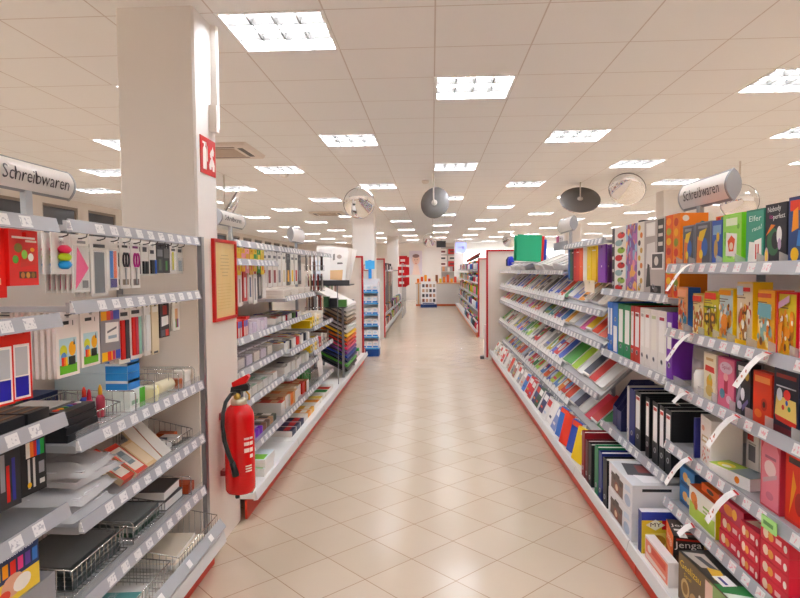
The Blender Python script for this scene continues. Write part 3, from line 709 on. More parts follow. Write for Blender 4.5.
# nearest bay: red packs under the first sign
REDP = [('r', .1, .9, .9, .94, '#f2e2da'), ('r', .55, .84, .95, .88, '#f2d8c8'), ('c', .3, .72, .14, .09, '#7a6a2a'), ('c', .2, .5, .1, .08, '#5aa03a'), ('p', [(.35, .35), (.95, .42), (.85, .75), (.45, .7)], '#c83a2a'), ('c', .5, .6, .1, .09, '#8ac04a'), ('c', .72, .55, .1, .08, '#f0ece4'), ('c', .78, .7, .08, .04, '#f2b02a'), ('r', .3, .14, .9, .27, '#4a2a1a'), ('c', .42, .2, .07, .06, '#c88a4a'), ('c', .6, .2, .07, .06, '#d8a04a'), ('c', .78, .2, .07, .06, '#8a6a2a')]
hang(-1, 1.905, 1.727, .165, .165, '#d8261e', REDP, 2, 'red wax crayon pack with brown picture band, tilted', 'hanging_crayon_pack', tilt=.10, th=.012, step=.03, d=.05)
hang(-1, 1.755, 1.727, .14, .2, '#dc2a20', [('r', 0, 0, .5, .6, '#e2702a'), ('c', .5, .7, .15, .1, '#8a6a2a'), ('r', .1, .2, .8, .3, '#f2d2b0')], 3, 'orange-red pack at the edge next to the crayon pack', 'hanging_crayon_pack', tilt=.05, th=.012, step=.03, d=.05)
CMP = [('p', [(.1, .03), (.9, .03), (.9, .8), (.1, .8)], '#f0e6e0'), ('p', [(.18, .06), (.82, .06), (.82, .34), (.18, .34)], '#2e2a9a'), ('p', [(.2, .36), (.8, .36), (.8, .76), (.2, .76)], '#b8b8bc')]
hang(-1, 1.845, 1.425, .075, .22, '#d8321f', CMP, 3, 'red framed pack with a blue compass case', 'hanging_compass_pack', tilt=-.22, th=.012, step=.022, d=.03)
hang(-1, 1.765, 1.425, .07, .22, '#d8321f', CMP, 2, 'second blue compass case pack at the edge', 'hanging_compass_pack', tilt=-.22, th=.012, step=.022, d=.03)
hang(-1, 1.912, 1.425, .095, .19, '#d03a28', [('r', .02, .84, .98, .98, '#d8261e'), ('r', .05, .62, .95, .82, '#e8dcd4'), ('r', .08, .4, .3, .6, '#f0c82a'), ('r', .32, .4, .5, .6, '#d8362a'), ('r', .52, .4, .92, .6, '#4a6a8a'), ('r', .1, .05, .9, .36, '#c83222')], 3, 'red wax pastel pack with yellow and blue bars', 'hanging_pastel_pack', th=.012, step=.025, d=.085)
PEN4 = [('r', .2, .62, .36, .88, '#ece6da'), ('r', .36, .62, .5, .88, '#e8822a'), ('r', .5, .62, .62, .88, '#c83028'), ('r', .62, .62, .76, .88, '#2a6ac0'), ('r', .76, .62, .92, .88, '#2a9a4a'), ('r', .25, .1, .34, .6, '#c8c4be'), ('r', .45, .1, .54, .6, '#c8c4be'), ('c', .3, .16, .08, .05, '#f0c020'), ('r', .68, .3, .9, .5, '#8a8a90'), ('r', .7, .12, .9, .2, '#c8c4c0')]
hang(-1, 1.945, 1.07, .11, .195, '#161618', PEN4, 4, 'black marker pack with five bright caps', 'hanging_marker_pack', tilt=-.12, th=.014, step=.03, d=.07)
hang(-1, 1.80, 1.07, .09, .19, '#2a2a2e', [('r', .1, .3, .3, .9, '#8a8a90'), ('r', .35, .1, .5, .7, '#c83228'), ('r', .6, .1, .75, .8, '#3a3a8a')], 4, 'dark ballpoint pack with a red pen', 'hanging_pen_pack', tilt=-.1, th=.012, step=.025, d=.05)
# ------------------------------------------------------------------ shelf goods of the blister card bay
def place(o, s, y, d, z, label, cat, group=None, extra=0, tiltx=0):
    o.location = spot(s, y, d, z); o.rotation_euler = Euler((0, 0, -s*PI/2 + extra)) if not tiltx else (Matrix.Rotation(-s*PI/2 + extra, 3, 'Z') @ Matrix.Rotation(tiltx, 3, 'X')).to_euler()
    return tag(o, label, cat, group)
def simple(mb, name): return mb.build(name)
def wire_basket(name, L, dp, hf, hb, step=.03, loc=None, label='', front=True, s=-1, y=0, d=0, z=0):
    """open wire tray: L along the shelf, dp deep"""
    m = MB(); r = .0022
    k = 'chrome_wire'
    root = empty(name, spot(s, y, d, z), -s*PI/2, label, 'basket', 'wire trays on the shelves')
    rim = [(-L/2, 0, hf), (L/2, 0, hf), (L/2, dp, hb), (-L/2, dp, hb)]
    m.tube(rim, r*1.3, k, 6, True); m.tube([(p[0], p[1], .003) for p in rim], r, k, 5, True)
    part(m, 'rim', root)
    m = MB()
    n = max(2, int(L/step))
    for i in range(n+1):
        x = -L/2 + L*i/n
        m.tube([(x, 0, hf), (x, 0, .003), (x, dp, .003), (x, dp, hb)], r*.8, k, 4)
    for i in range(1, int(dp/step)):
        yy = dp*i/int(dp/step)
        for x in (-L/2, L/2): m.tube([(x, yy, .003), (x, yy, hf + (hb-hf)*yy/dp)], r*.8, k, 4)
    part(m, 'wire_mesh', root)
    return root
def divider(s, y, d, z, dp, h, label):
    m = MB(); k = 'chrome_wire'
    m.tube([(0, dp, 0.002), (0, dp, h), (0, .01, h), (0, 0, h-.012), (0, 0, .002)], .003, k, 6)
    for i in range(1, 7): m.tube([(0, dp*i/7, 0.002), (0, dp*i/7, h)], .0016, k, 4)
    m.tube([(0, 0, .003), (0, dp, .003)], .002, k, 4)
    o = m.build('wire_divider'); o.location = spot(s, y, d, z); o.rotation_euler = face(s)
    return tag(o, label, 'divider', 'wire dividers')
def guard(s, y0, y1, d, z, h, label):
    m = MB(); m.box(-(y1-y0)/2, (y1-y0)/2, 0, .003, 0, h, 'clear_plastic')
    o = m.build('clear_guard'); o.location = spot(s, (y0+y1)/2, d, z); o.rotation_euler = face(s)
    return tag(o, label, 'guard', 'clear guards on the shelf fronts')
Z1, Z2, Z3, ZB = .996, .706, .421, .166
# upper shelf
for i in range(4):
    m = MB(); m.prism([(-.105, 0), (.105, 0), (.1, .026), (-.1, .026)], 'y', 0, .27, '#1e1e20'); 
    if i == 3:
        for q in range(6): m.lathe([(.012, .026), (.012, .029)], ['#d8482a', '#e8b02a', '#3a8a4a', '#3a5ab0', '#8a3a7a', '#e8e4de'][q], 8, (-.07+.028*q, .05, 0))
        m.box(-.09, .09, .09, .25, .0262, .030, '#c8c4c0')
    place(m.build('paint_box'), -1, 2.2, .045 + .004*i, Z1 + .0275*i, 'black paint box, %s of the pile on the upper shelf' % ['lowest', 'second from the bottom', 'third from the bottom', 'topmost, showing colours,'][i], 'paint box', 'black paint boxes')
m = MB(); m.prism([(-.1, 0), (.1, 0), (.095, .11), (-.095, .11)], 'y', 0, .1, '#23443a'); place(m.build('storage_box'), -1, 2.2, .34, Z1, 'dark green box against the back panel behind the paint boxes', 'box')
m = MB(); m.prism([(-.1, 0), (.1, 0), (.095, .11), (-.095, .11)], 'y', 0, .1, '#23305a'); place(m.build('storage_box'), -1, 2.42, .34, Z1, 'dark blue box against the back panel behind the glue bottles', 'box')
wire_basket('wire_tray', .19, .24, .06, .1, s=-1, y=2.42, d=.07, z=Z1, label='wire tray holding glue beside the black paint boxes')
def glue(k, cap, label, y, d, lean=0):
    t = empty('glue_bottle'); m = MB(); m.lathe([(.015, 0), (.0175, .005), (.0175, .08), (.008, .095)], k, 12); part(m, 'bottle', t)
    m = MB(); m.lathe([(.009, .092), (.008, .12), (.003, .135)], cap, 10); part(m, 'cap', t)
    place(t, -1, y, d, Z1 + .006, label, 'glue', 'glue bottles in the wire tray'); t.rotation_euler = (0, lean, PI/2)
glue('#d85a7a', '#c8324a', 'pink glue bottle in the wire tray on the upper shelf', 2.37, .12)
glue('#3a4a9a', '#d8482a', 'blue glue bottle in the wire tray on the upper shelf', 2.42, .17)
glue('#b04a5a', '#e8b02a', 'wine-red glue bottle with a yellow cap in the wire tray', 2.47, .13)
def tape_box(y, d, z, k, ek, label, w=.11, h=.075, dp=.33):
    m = MB(); m.box(-w/2, w/2, 0, dp, 0, h, {'*': '#dfe6e8', 't': '#b9d2dc', 'f': k, 'l': '#cfe0e4', 'r': '#cfe0e4'})
    m.box(-w/2-.0008, w/2+.0008, .001, dp*.3, .0, h+.0008, {'*': ek, 'f': k}); 
    m.box(-w/2-.001, w/2+.001, .0, dp*.3, h*.42, h*.58, '#e8eef0')
    return place(m.build('tissue_carton'), -1, y, d, z, label, 'box', 'blue and white cartons')
tape_box(2.66, .08, Z1+.088, '#3a8ad0', '#4a9ad8', 'lower long white carton with a blue end on the upper shelf')
tape_box(2.66, .08, Z1+.165, '#3a8ad0', '#4a9ad8', 'upper long white carton with a blue end, on top of its pair')
m = MB(); m.box(-.07, .07, 0, .3, 0, .086, {'*': '#e8ece2', 'f': '#eef0ea'}); art(m, .14, .086, [('r', .62, 0, 1, 1, '#5aa83a'), ('r', .1, .3, .5, .5, '#9ab89a')])
place(m.build('green_carton'), -1, 2.66, .065, Z1, 'white carton with a green stripe under the blue-ended cartons', 'box')
def jar(y, d, z, r, h, k, cap, label):
    t = empty('paste_jar'); m = MB(); m.lathe([(r*.9, 0), (r, .006), (r, h*.8), (r*.85, h*.84)], k, 16); part(m, 'jar', t)
    m = MB(); m.lathe([(r*.9, h*.82), (r*.92, h), (r*.8, h*1.02)], cap, 16); part(m, 'lid', t); place(t, -1, y, d, z, label, 'jar', 'cream jars of paste')
jar(2.79, .07, Z1, .036, .075, '#e8dfae', '#efe8cc', 'cream paste jar nearest the green-striped carton')
jar(2.79, .16, Z1, .036, .075, '#e8dfae', '#efe8cc', 'cream paste jar behind the first one')
jar(2.87, .1, Z1, .034, .06, '#efe2a0', '#e8d86a', 'yellow-lidded paste jar in the middle of the jars')
m = MB(); m.lathe([(.028, 0), (.032, .01), (.032, .15), (.02, .165)], '#efe4c4', 14, (0, .05, .034), 'x'); place(m.build('paste_tube'), -1, 2.92, .05, Z1, 'cream bottle of paste lying on its side behind the wire divider', 'bottle')
m = MB(); m.box(-.055, .055, 0, .1, 0, .12, '#5a4436'); m.box(-.03, .03, -.001, 0, .04, .1, '#b8b0a8'); place(m.build('brown_box'), -1, 2.84, .27, Z1, 'dark brown box standing against the back of the upper shelf', 'box')
m = MB(); m.box(-.04, .04, 0, .07, 0, .085, '#ebe4de'); place(m.build('white_box'), -1, 3.19, .05, Z1, 'small white box at the end of the upper shelf by the panel', 'box')
m = MB(); m.box(-.02, .02, 0, .05, 0, .05, '#a8603a'); place(m.build('small_box'), -1, 3.12, .06, Z1, 'small rust-coloured box beside the small white box', 'box')
for i, y in enumerate((2.57, 2.75, 3.02, 3.085, 3.225)): divider(-1, y, .03, Z1, .36, .095 + .012*(i % 2), 'wire divider, %s along the upper shelf of the blister card bay' % nth(i))
guard(-1, 2.09, 3.24, .008, Z1, .045, 'clear front guard along the upper shelf of the blister card bay')
# middle shelf: plastic bags, envelopes
def bag(y, d, z, w, dp, h, label, k='milky_plastic', inner='#d8d8dc', extra=0):
    t = empty('plastic_bag'); rn = random.Random(int(y*100))
    m = MB(); n = 10
    vs_, fs_ = [], []
    for i in range(n+1):
        for j in range(n+1):
            u, v = i/n, j/n
            e = min(u, 1-u, v, 1-v)
            hz = h*min(1, e*6)*(.7 + .5*rn.random()) + .002
            vs_.append((-w/2 + w*u + rn.uniform(-.006, .006), dp*v, hz))
    for i in range(n):
        for j in range(n): a = i*(n+1)+j; fs_.append((a, a+n+1, a+n+2, a+1))
    m.add(vs_, fs_, k, True); m.quad([(-w/2+.005, .005, .001), (w/2-.005, .005, .001), (w/2-.005, dp-.005, .001), (-w/2+.005, dp-.005, .001)], k); part(m, 'wrapping', t)
    m = MB(); m.box(-w*.42, w*.42, dp*.07, dp*.93, .003, h*.5, inner); part(m, 'paper_block', t)
    return place(t, -1, y, d, z, label, 'bag', 'clear bags of paper', extra)
bag(2.24, .03, Z2, .3, .34, .045, 'lowest clear bag of paper on the middle shelf')
bag(2.26, .02, Z2+.056, .3, .34, .04, 'second clear bag of paper on the middle shelf', extra=.08)
bag(2.3, .035, Z2+.107, .32, .33, .035, 'third clear bag of paper on the middle shelf', extra=-.06)
bag(2.28, .02, Z2+.152, .3, .33, .035, 'topmost crumpled clear bag on the middle shelf', extra=.12)
def env(y, d, z, w, h, th, k, shapes, label, tilt=1.1, extra=0, name='envelope_pack'):
    m = MB(); m.box(-w/2, w/2, 0, th, 0, h, {'*': k, 't': '#d8c09a', 'l': '#d8c09a', 'r': '#c8a878'}); art(m, w, h, shapes)
    return place(m.build(name), -1, y, d, z + th*math.sin(tilt) + .001, label, 'envelopes', 'envelope packs', extra, -tilt)
ENV = [('r', .1, .1, .9, .9, '#e8dcd0'), ('r', .25, .3, .75, .75, '#7a8a90'), ('r', .3, .4, .7, .6, '#a8b0b4'), ('r', .1, .86, .9, .94, '#c83228')]
env(2.518, .04, Z2, .095, .2, .03, '#d0543a', ENV, 'red-edged envelope pack with grey picture on the middle shelf', 1.0)
env(2.618, .03, Z2, .1, .18, .028, '#d0543a', ENV, 'second red-edged envelope pack beside the first', .95)
env(2.715, .03, Z2, .09, .16, .026, '#d2b48a', [('r', .1, .1, .9, .9, '#e0c8a4')], 'tan envelope pack next to the red-edged ones', .9)
env(2.81, .05, Z2, .1, .26, .012, '#e2d8cc', [('r', .9, 0, .98, 1, '#a84a32')], 'long cream envelope pack leaning towards the back', .75)
env(2.915, .05, Z2, .1, .25, .012, '#e8e2da', [], 'long white envelope pack in front of the wire tray', .8)
wire_basket('wire_tray', .26, .3, .05, .12, s=-1, y=3.1, d=.05, z=Z2, label='wire tray with small white packs at the end of the middle shelf')
for i in range(4):
    m = MB(); m.box(-.028, .028, 0, .09, 0, .03, ['#e8e4e0', '#3a3a40', '#dcd8d2', '#c86a3a'][i]); place(m.build('small_pack'), -1, 3.008+.062*i, .08 + .05*(i % 2), Z2+.008, ['white small pack nearest in the middle shelf tray', 'black small pack in the middle shelf tray', 'pale small pack in the middle shelf tray', 'rust-red small pack farthest in the middle shelf tray'][i], 'pack', 'small packs in the wire tray')
guard(-1, 2.47, 3.24, .008, Z2, .035, 'clear front guard along the middle shelf of the blister card bay')
# lower shelf
wire_basket('wire_tray', .4, .33, .1, .12, s=-1, y=2.32, d=.06, z=Z3, label='wire tray full of dark wallets on the lower shelf')
for i in range(5):
    m = MB(); m.box(-.17, .17, 0, .26, 0, .014, '#3b4241'); m.box(-.165, .165, .004, .255, .0142, .0165, 'clear_plastic')
    place(m.build('dark_wallet'), -1, 2.33, .08+.004*i, Z3+.006+.017*i, 'dark plastic wallet, %s in the tray on the lower shelf' % ['bottom one', 'second from the bottom', 'middle one', 'fourth from the bottom', 'shiny topmost one'][i], 'wallet', 'dark plastic wallets')
wire_basket('wire_tray', .3, .32, .06, .1, s=-1, y=2.74, d=.06, z=Z3, label='second wire tray on the lower shelf, with greenish wallets')
for i in range(3):
    m = MB(); m.box(-.13, .13, 0, .25, 0, .018, ['#2f4a3e', '#8a908c', '#5a605e'][i]); m.box(-.125, .125, .004, .245, .0182, .02, 'clear_plastic')
    place(m.build('plastic_wallet'), -1, 2.74, .08, Z3+.006+.0215*i, ['green wallet at the bottom of the second lower tray', 'pale grey wallet in the second lower tray', 'grey wallet on top in the second lower tray'][i], 'wallet')
for i in range(2):
    t = empty('thick_notebook'); m = MB(); m.box(-.1, .1, .002, .2, .004, .044, '#efece8'); part(m, 'pages', t)
    m = MB(); m.box(-.103, .103, 0, .203, 0, .004, '#6a6866'); m.box(-.103, .103, 0, .203, .044, .048, '#4c4a4a'); m.box(-.103, .103, .203, .207, 0, .048, '#4c4a4a'); part(m, 'cover', t)
    place(t, -1, 3.03, .07 + .01*i, Z3 + .0495*i, ['lower grey-covered notebook with white pages', 'upper grey-covered notebook with white pages'][i], 'notebook', None, .05*i)
m = MB(); m.box(-.04, .04, 0, .1, 0, .05, '#b8542e'); place(m.build('rust_box'), -1, 3.2, .05, Z3, 'rust-coloured box at the end of the lower shelf', 'box')
divider(-1, 2.555, .05, Z3, .34, .1, 'tall wire divider between the two trays on the lower shelf')
divider(-1, 3.147, .03, Z3, .34, .1, 'wire divider next to the rust box on the lower shelf')
guard(-1, 2.09, 3.24, .008, Z3, .04, 'clear front guard along the lower shelf of the blister card bay')
# base shelf
def flat(name, y, d, z, w, dp, th, k, label, shapes=(), extra=0, cat='magazine', s=-1, group=None):
    m = MB(); m.box(-w/2, w/2, 0, dp, 0, th, {'*': '#efe9e2', 't': k})
    m.M = Matrix.Translation((0, 0, th+.0003)) @ Matrix.Rotation(-PI/2, 4, 'X')
    # art plane (x, z) laid flat: z runs to the back
    m.M = Matrix(((1, 0, 0, 0), (0, 0, 1, 0), (0, -1, 0, th+.0002), (0, 0, 0, 1)))
    art(m, w, dp, shapes); return place(m.build(name), s, y, d, z, label, cat, group, extra)
flat('sketch_pad', 2.46, .0, ZB+.02, .3, .34, .03, '#e8e4e0', 'sketch pad with dark animal photograph and teal stripe in the base tray', [('r', .62, 0, .8, 1, '#7ab8b8'), ('p', [(.05, .1), (.45, .3), (.5, .8), (.1, .9)], '#3a3a3c'), ('c', .3, .5, .12, .1, '#c87a4a'), ('c', .2, .3, .1, .12, '#1e1e20'), ('t', .71, .3, .1, 'DIN A', '#e8f2f2', .12)], extra=.1)
flat('paper_pad', 2.98, -.03, ZB+.02, .34, .36, .02, '#e2d2bc', 'large cream paper pad in the base tray near the panel', extra=-.05)
flat('paper_pad', 2.98, .0, ZB+.042, .3, .32, .018, '#e8dac6', 'smaller cream pad on top of the large cream pad in the base tray', extra=.06)
wire_basket('wire_tray', .42, .445, .13, .16, s=-1, y=2.46, d=-.06, z=ZB, label='deep wire tray holding the sketch pad on the base shelf')
wire_basket('wire_tray', .5, .465, .12, .2, s=-1, y=2.97, d=-.08, z=ZB, label='deep wire tray of cream pads on the base shelf by the panel')
rt = empty('tray_price_holder', spot(-1, 2.65, -.105, ZB+.075), -(-1)*PI/2, 'long grey price holder clipped to the base trays of the blister card bay', 'price holder')
m = MB(); m.prism([(-.02, -.02), (-.02, -.024), (.012, .02), (.012, .024)], 'x', -.58, .58, '#a8a9ad'); part(m, 'strip', rt)
for i, x in enumerate((-.42, -.2, .1, .38)):
    m = MB(); m.M = Matrix.Translation((x, 0, 0)); m.quad([(-.022, -.0135, -.0135), (.022, -.0135, -.0135), (.022, .004, .0115), (-.022, .004, .0115)], '#efecea'); m.v = [(v[0], v[1]-.006, v[2]+.0045) for v in m.v]; part(m, 'price_card', rt)
# nearest bay goods
def colour_box(label):
    t = empty('paint_set'); m = MB(); m.box(-.1, .1, 0, .03, 0, .17, '#22345c'); 
    art(m, .2, .17, [('r', .0, 0, 1, .42, '#e8c84a'), ('c', .4, .3, .25, .2, '#d8a890'), ('c', .6, .25, .2, .15, '#f0e8e0'), ('c', .2, .18, .14, .1, '#d8503a')] + [('r', .02+.163*i, .5, .14+.163*i, .74, c) for i, c in enumerate(['#f0d02a', '#e8a02a', '#d83a2a', '#d84a8a', '#6a4a9a', '#3a7ac0'])] + [('t', .5, .82, .08, 'Wasserfarben', '#e8e8f0', .7)])
    part(m, 'carton', t); return t
t = colour_box(''); place(t, -1, 1.79, .03, .602, 'watercolour set with six colour squares standing on wallets', 'paint set', None, -.03)
m = MB(); m.box(-.2, .2, 0, .3, 0, .2, '#8e8e92'); place(m.build('dark_carton'), -1, 1.76, .02, .166+.236, 'grey carton underneath the watercolour set', 'box')
m = MB(); m.box(-.22, .22, 0, .34, 0, .235, '#6e6e74'); place(m.build('dark_carton'), -1, 1.74, .0, .166, 'larger dark grey carton at the bottom of the nearest bay', 'box')
for i in range(2):
    m = MB(); m.box(-.12, .12, 0, .2, 0, .03, '#2a3a8a'); place(m.build('blue_pad'), -1, 1.7+.02*i, .12, .801+.0315*i, ['lower blue pad on the steel shelf of the nearest bay', 'upper blue pad on the steel shelf of the nearest bay'][i], 'pad')
for i in range(5):
    m = MB(); m.box(-.055, .055, 0, .25, 0, .045, '#232326')
    for q in range(6): m.box(-.05, .05, .02+.04*q, .035+.04*q, .045, .0465, '#6a4a2a')
    place(m.build('ribbed_case'), -1, 1.42+.125*i, .03, 1.111, 'black ribbed pen case, %s from the near end under the red packs' % nth(i), 'case', 'black ribbed cases')
# ------------------------------------------------------------------ windows-side bays behind the extinguisher
BAYN = {2: 'the bay right behind the extinguisher', 3: 'the cream block bay', 4: 'the yellow goods bay'}
YC = ['#f2cf2a', '#e8862a', '#f0d83a', '#f2c02a', '#f2a8b8', '#e6b02a', '#f2cf2a', '#3a9a3a', '#f0d83a']
def names_of(c):
    return {'#f2cf2a': 'yellow', '#e8862a': 'orange', '#f2a8b8': 'pink', '#f0d83a': 'lemon yellow', '#d8c8a8': 'beige', '#e6b02a': 'amber', '#e8e0d2': 'cream', '#3a9a3a': 'green', '#f2c02a': 'golden', '#8a1f2a': 'wine-red', '#2a3a6a': 'navy', '#c83228': 'red', '#ece8e4': 'white', '#8a8a90': 'grey', '#3a3a40': 'charcoal'}.get(c, 'plain')
ys = [3.93 + .098*i for i in range(9)]
for i, y in enumerate(ys):
    c = YC[i]
    hang(-1, y, 1.752, .09, .15 + .012*(i % 3), c, [('r', .1, .62, .9, .85, YC[(i+1) % 9]), ('c', .5, .3, .22, .14, ['#e8b8a0', '#f4efe6', '#d86a3a'][i % 3])], 5, '%s hanging pack, %s on the short bar behind the notice' % (names_of(c), nth(i)), step=.03, d=.06)
WC = [('#ece8e4', '#8a1f2a'), ('#ece8e4', '#8a1f2a'), ('#ece8e4', '#8a8a90'), ('#ece8e4', '#d8c8a8'), ('#3a3a40', '#e6b02a'), ('#ece8e4', '#f2cf2a'), ('#ece8e4', '#c83228'), ('#3a3a40', '#8a8a90')]
for i, (c, c2) in enumerate(WC):
    y = 4.97 + .165*i
    hang(-1, y, 1.752, .12, .28, c, [('r', .2, .12, .8, .5, c2), ('r', .15, .85, .85, .93, '#6a6a70')], 3, '%s brush card with %s half, %s above the cream blocks' % (names_of(c), names_of(c2), nth(i)), 'hanging_brush_card', step=.04)
for i in range(8):
    y = 3.93 + .125*i
    c = ['#ece8e4', '#3a3a40', '#ece8e4', '#c83228', '#ece8e4', '#ece8e4', '#3a3a40', '#ece8e4'][i]
    hang(-1, y, 1.632, .1, .24 + .03*(i % 3 == 2), c, [('r', .3, .1, .7, .7, ['#5a6a8a', '#8a8a90', '#b8b0a8', '#e8e4e0'][i % 4]), ('r', .2, .82, .8, .92, '#c83228' if i % 2 else '#e6b02a')], 3, '%s pen card, %s on the second bar behind the notice' % (names_of(c), nth(i)), 'hanging_pen_card', step=.035)
def box_item(name, s, y, d, z, w, dp, h, k, label, cat, group=None, shapes=(), extra=0):
    m = MB(); m.box(-w/2, w/2, 0, dp, 0, h, k); art(m, w, h, shapes)
    return place(m.build(name), s, y, d, z, label, cat, group, extra)
# shelf 1.15 right behind the extinguisher: red boxes, glue dispensers
box_item('red_carton', -1, 3.95, .2, 1.151, .14, .18, .14, '#d8281e', 'tall red carton at the back of the shelf behind the notice', 'box')
box_item('red_carton', -1, 4.14, .16, 1.151, .2, .2, .07, {'*': '#d8281e', 't': '#f0e8e2'}, 'low red carton with a white top behind the notice', 'box')
box_item('white_carton', -1, 4.15, .18, 1.222, .19, .18, .03, '#efe8e4', 'flat white carton on the low red carton', 'box')
for i in range(3):
    box_item('glue_dispenser', -1, 3.93+.13*i, .04, 1.151, .1, .09, .12, '#d8281e' if i == 1 else '#c8322a', 'red display pack with blue top, %s from the cream panel' % nth(i), 'pack', 'red display packs', [('r', .1, .6, .45, .95, '#4a6ab0'), ('r', .12, .1, .42, .6, '#e8d2c8'), ('r', .55, .6, .9, .95, '#4a6ab0'), ('r', .58, .1, .88, .6, '#e8d2c8')])
for i in range(5):
    box_item('tape_pack', -1, 4.34+.1*i, .05, 1.151, .08, .12, .09 - .01*(i % 2), ['#e0d4e0', '#d8c8da', '#e8dce4'][i % 3], 'pale lilac tape pack, %s along the shelf behind the notice' % nth(i), 'pack', 'lilac tape packs')
for i in range(6):
    box_item('pencil_box', -1, 4.3+.12*i, .24, 1.151, .1, .16, .05+.02*(i % 3), ['#2a3a9a', '#8a2a2a', '#3a4ab0', '#d8862a', '#2a2a6a', '#c83228'][i], '%s pencil box, %s from the red cartons on the shelf behind the notice' % (['blue', 'brown-red', 'bright blue', 'orange', 'navy', 'red'][i], nth(i)), 'box', 'pencil boxes behind the lilac packs')
# shelf .935: clear boxes, shelf .715: green packs, shelf .375: paper packs
for i in range(6):
    t = empty('clear_box'); m = MB(); m.box(-.075, .075, 0, .22, 0, .115, 'clear_plastic'); part(m, 'case', t)
    m = MB(); m.box(-.07, .07, .005, .215, .003, .07, ['#e2d4dc', '#eadcd0', '#d8c8d8', '#e8d8c8', '#dccbd6', '#e6dccc'][i]); part(m, 'contents', t)
    m = MB(); m.box(-.076, .076, -.001, .221, .115, .122, '#d8d2dc'); part(m, 'lid', t)
    place(t, -1, 3.94+.185*i, .05, .936, 'clear box with pale contents, %s from the panel on the second shelf behind the extinguisher' % nth(i), 'box', 'clear plastic boxes')
for i in range(8):
    k = ['#dfe6da', '#9fc4a4', '#e8e4de', '#a9c9b0', '#e2d2c4', '#8fb89a', '#e8e2dc', '#e0b8a0'][i]
    flat('paper_pack', 3.94+.145*i, .04, .716, .13, .3, .05+.012*(i % 2), k, '%s paper pack, %s from the panel on the third shelf behind the extinguisher' % (['pale', 'mint', 'white', 'light green', 'beige', 'sage green', 'off-white', 'salmon'][i], nth(i)), [('r', .1, .1, .9, .3, '#f0ece6'), ('r', .2, .6, .8, .8, '#c8b8a8')], 0, 'paper pack', -1, 'paper packs on the third shelf')
PK = ['#f0ece8', '#3a3a3e', '#efece8', '#2a2a2e', '#f0ece8', '#9a3ad0', '#8a2ac8', '#8a5a3a', '#6a4a36', '#c8a07a', '#3a4a3a']
for i in range(11):
    k = PK[i]
    y = 3.93 + .103*i
    w_ = .095
    m = MB(); m.box(-w_/2, w_/2, 0, .3, 0, .05, {'*': '#efe9e4', 't': k, 'f': k})
    m.M = Matrix(((1, 0, 0, 0), (0, 0, 1, 0), (0, -1, 0, .0502), (0, 0, 0, 1)))
    art(m, w_, .3, [('r', .15, .1, .85, .35, '#f0ece8' if i % 2 == 0 else '#2a2a2e'), ('r', .2, .5, .8, .56, '#d8d0c8')])
    place(m.build('label_pack'), -1, y, .05, .376, '%s label pack, %s from the panel on the low shelf behind the extinguisher' % (['white', 'black', 'pale', 'dark', 'snow-white', 'violet', 'deep violet', 'brown', 'umber', 'tan', 'olive'][i], nth(i)), 'pack', 'label packs on the low shelf', 0, 0)
for i in range(2):
    flat('photo_paper', 4.32+.03*i, -.07, .166+.056*i, .26, .3, .055, '#e2eaf0', ['white photo paper pack with blue picture, lower one on the base shelf', 'white photo paper pack with blue picture, upper one on the base shelf'][i], [('r', .1, .45, .9, .92, '#7fb0e0'), ('c', .4, .7, .2, .1, '#c8dcf0'), ('r', .05, .05, .5, .35, '#7ab82a')], 0, 'photo paper')
# cream block trays
def stack_flat(name, y, d, z, n, w, dp, th, cols, fmt, cat, group, jit=.01, s=-1, shapes=()):
    zz = z
    for i in range(n):
        c, cn = cols[i % len(cols)]
        m = MB(); m.box(-w/2, w/2, 0, dp, 0, th, {'*': '#e9e0d6', 't': c, 'f': c if th > .03 else '#e9e0d6'})
        if i == n-1 and shapes: m.M = Matrix(((1, 0, 0, 0), (0, 0, 1, 0), (0, -1, 0, th+.0002), (0, 0, 0, 1))); art(m, w, dp, shapes)
        place(m.build(name), s, y + rnd.uniform(-jit, jit), d + rnd.uniform(0, jit), zz, fmt % (cn, ['lowest', 'second from the bottom', 'third from the bottom', 'fourth from the bottom', 'fifth from the bottom', 'sixth from the bottom'][i] if i < n-1 else 'topmost'), cat, group, rnd.uniform(-.03, .03)); zz += th + .0012
for j in range(4):
    stack_flat('drawing_block', 5.27+.3*j, .0, 1.372, 3, .27, .36, .022, [('#e6dac8', 'cream'), ('#ded0bc', 'beige'), ('#eae2d6', 'off-white')], '%s drawing block, %s in the ' + nth(j) + ' pile from the notice', 'drawing block', 'cream drawing blocks', shapes=[('r', .2, .5, .45, .6, '#6a6460'), ('r', .55, .3, .8, .34, '#a8988a')])
cols12 = [('#c8382a', 'red'), ('#2a3a8a', 'blue'), ('#e8b02a', 'yellow'), ('#e8e2dc', 'white'), ('#6a3a8a', 'violet'), ('#d8702a', 'orange'), ('#3a2a2a', 'dark'), ('#8a9ac0', 'pale blue'), ('#b03a4a', 'crimson'), ('#1e2a5a', 'navy'), ('#d8d0c8', 'grey-white'), ('#4a6a3a', 'olive green')]
def slim_row(z, d, y0, n, step, dp, h, words, tone, name, cat, tilt=.35, s=-1):
    for i in range(n):
        c, cn = tone[(i*5) % len(tone)]
        m = MB(); m.box(-step*.46, step*.46, 0, dp, 0, h, {'*': c if i % 3 else '#ebe5de', 't': c, 'f': c if i % 2 else '#ece6e0'})
        m.M = Matrix(((1, 0, 0, 0), (0, 0, 1, 0), (0, -1, 0, h+.0002), (0, 0, 0, 1)))
        c2 = tone[(i*7+3) % len(tone)][0]
        art(m, step*.92, dp, [('r', .1, .12, .9, .3, c2), ('r', .15, .55, .85, .75, '#f0ece6')])
        place(m.build(name), s, y0 + step*i, d + .015*((i*3) % 4), z, '%s %s, %s %s' % (cn, cat, nth(i), words), cat, words[:50])
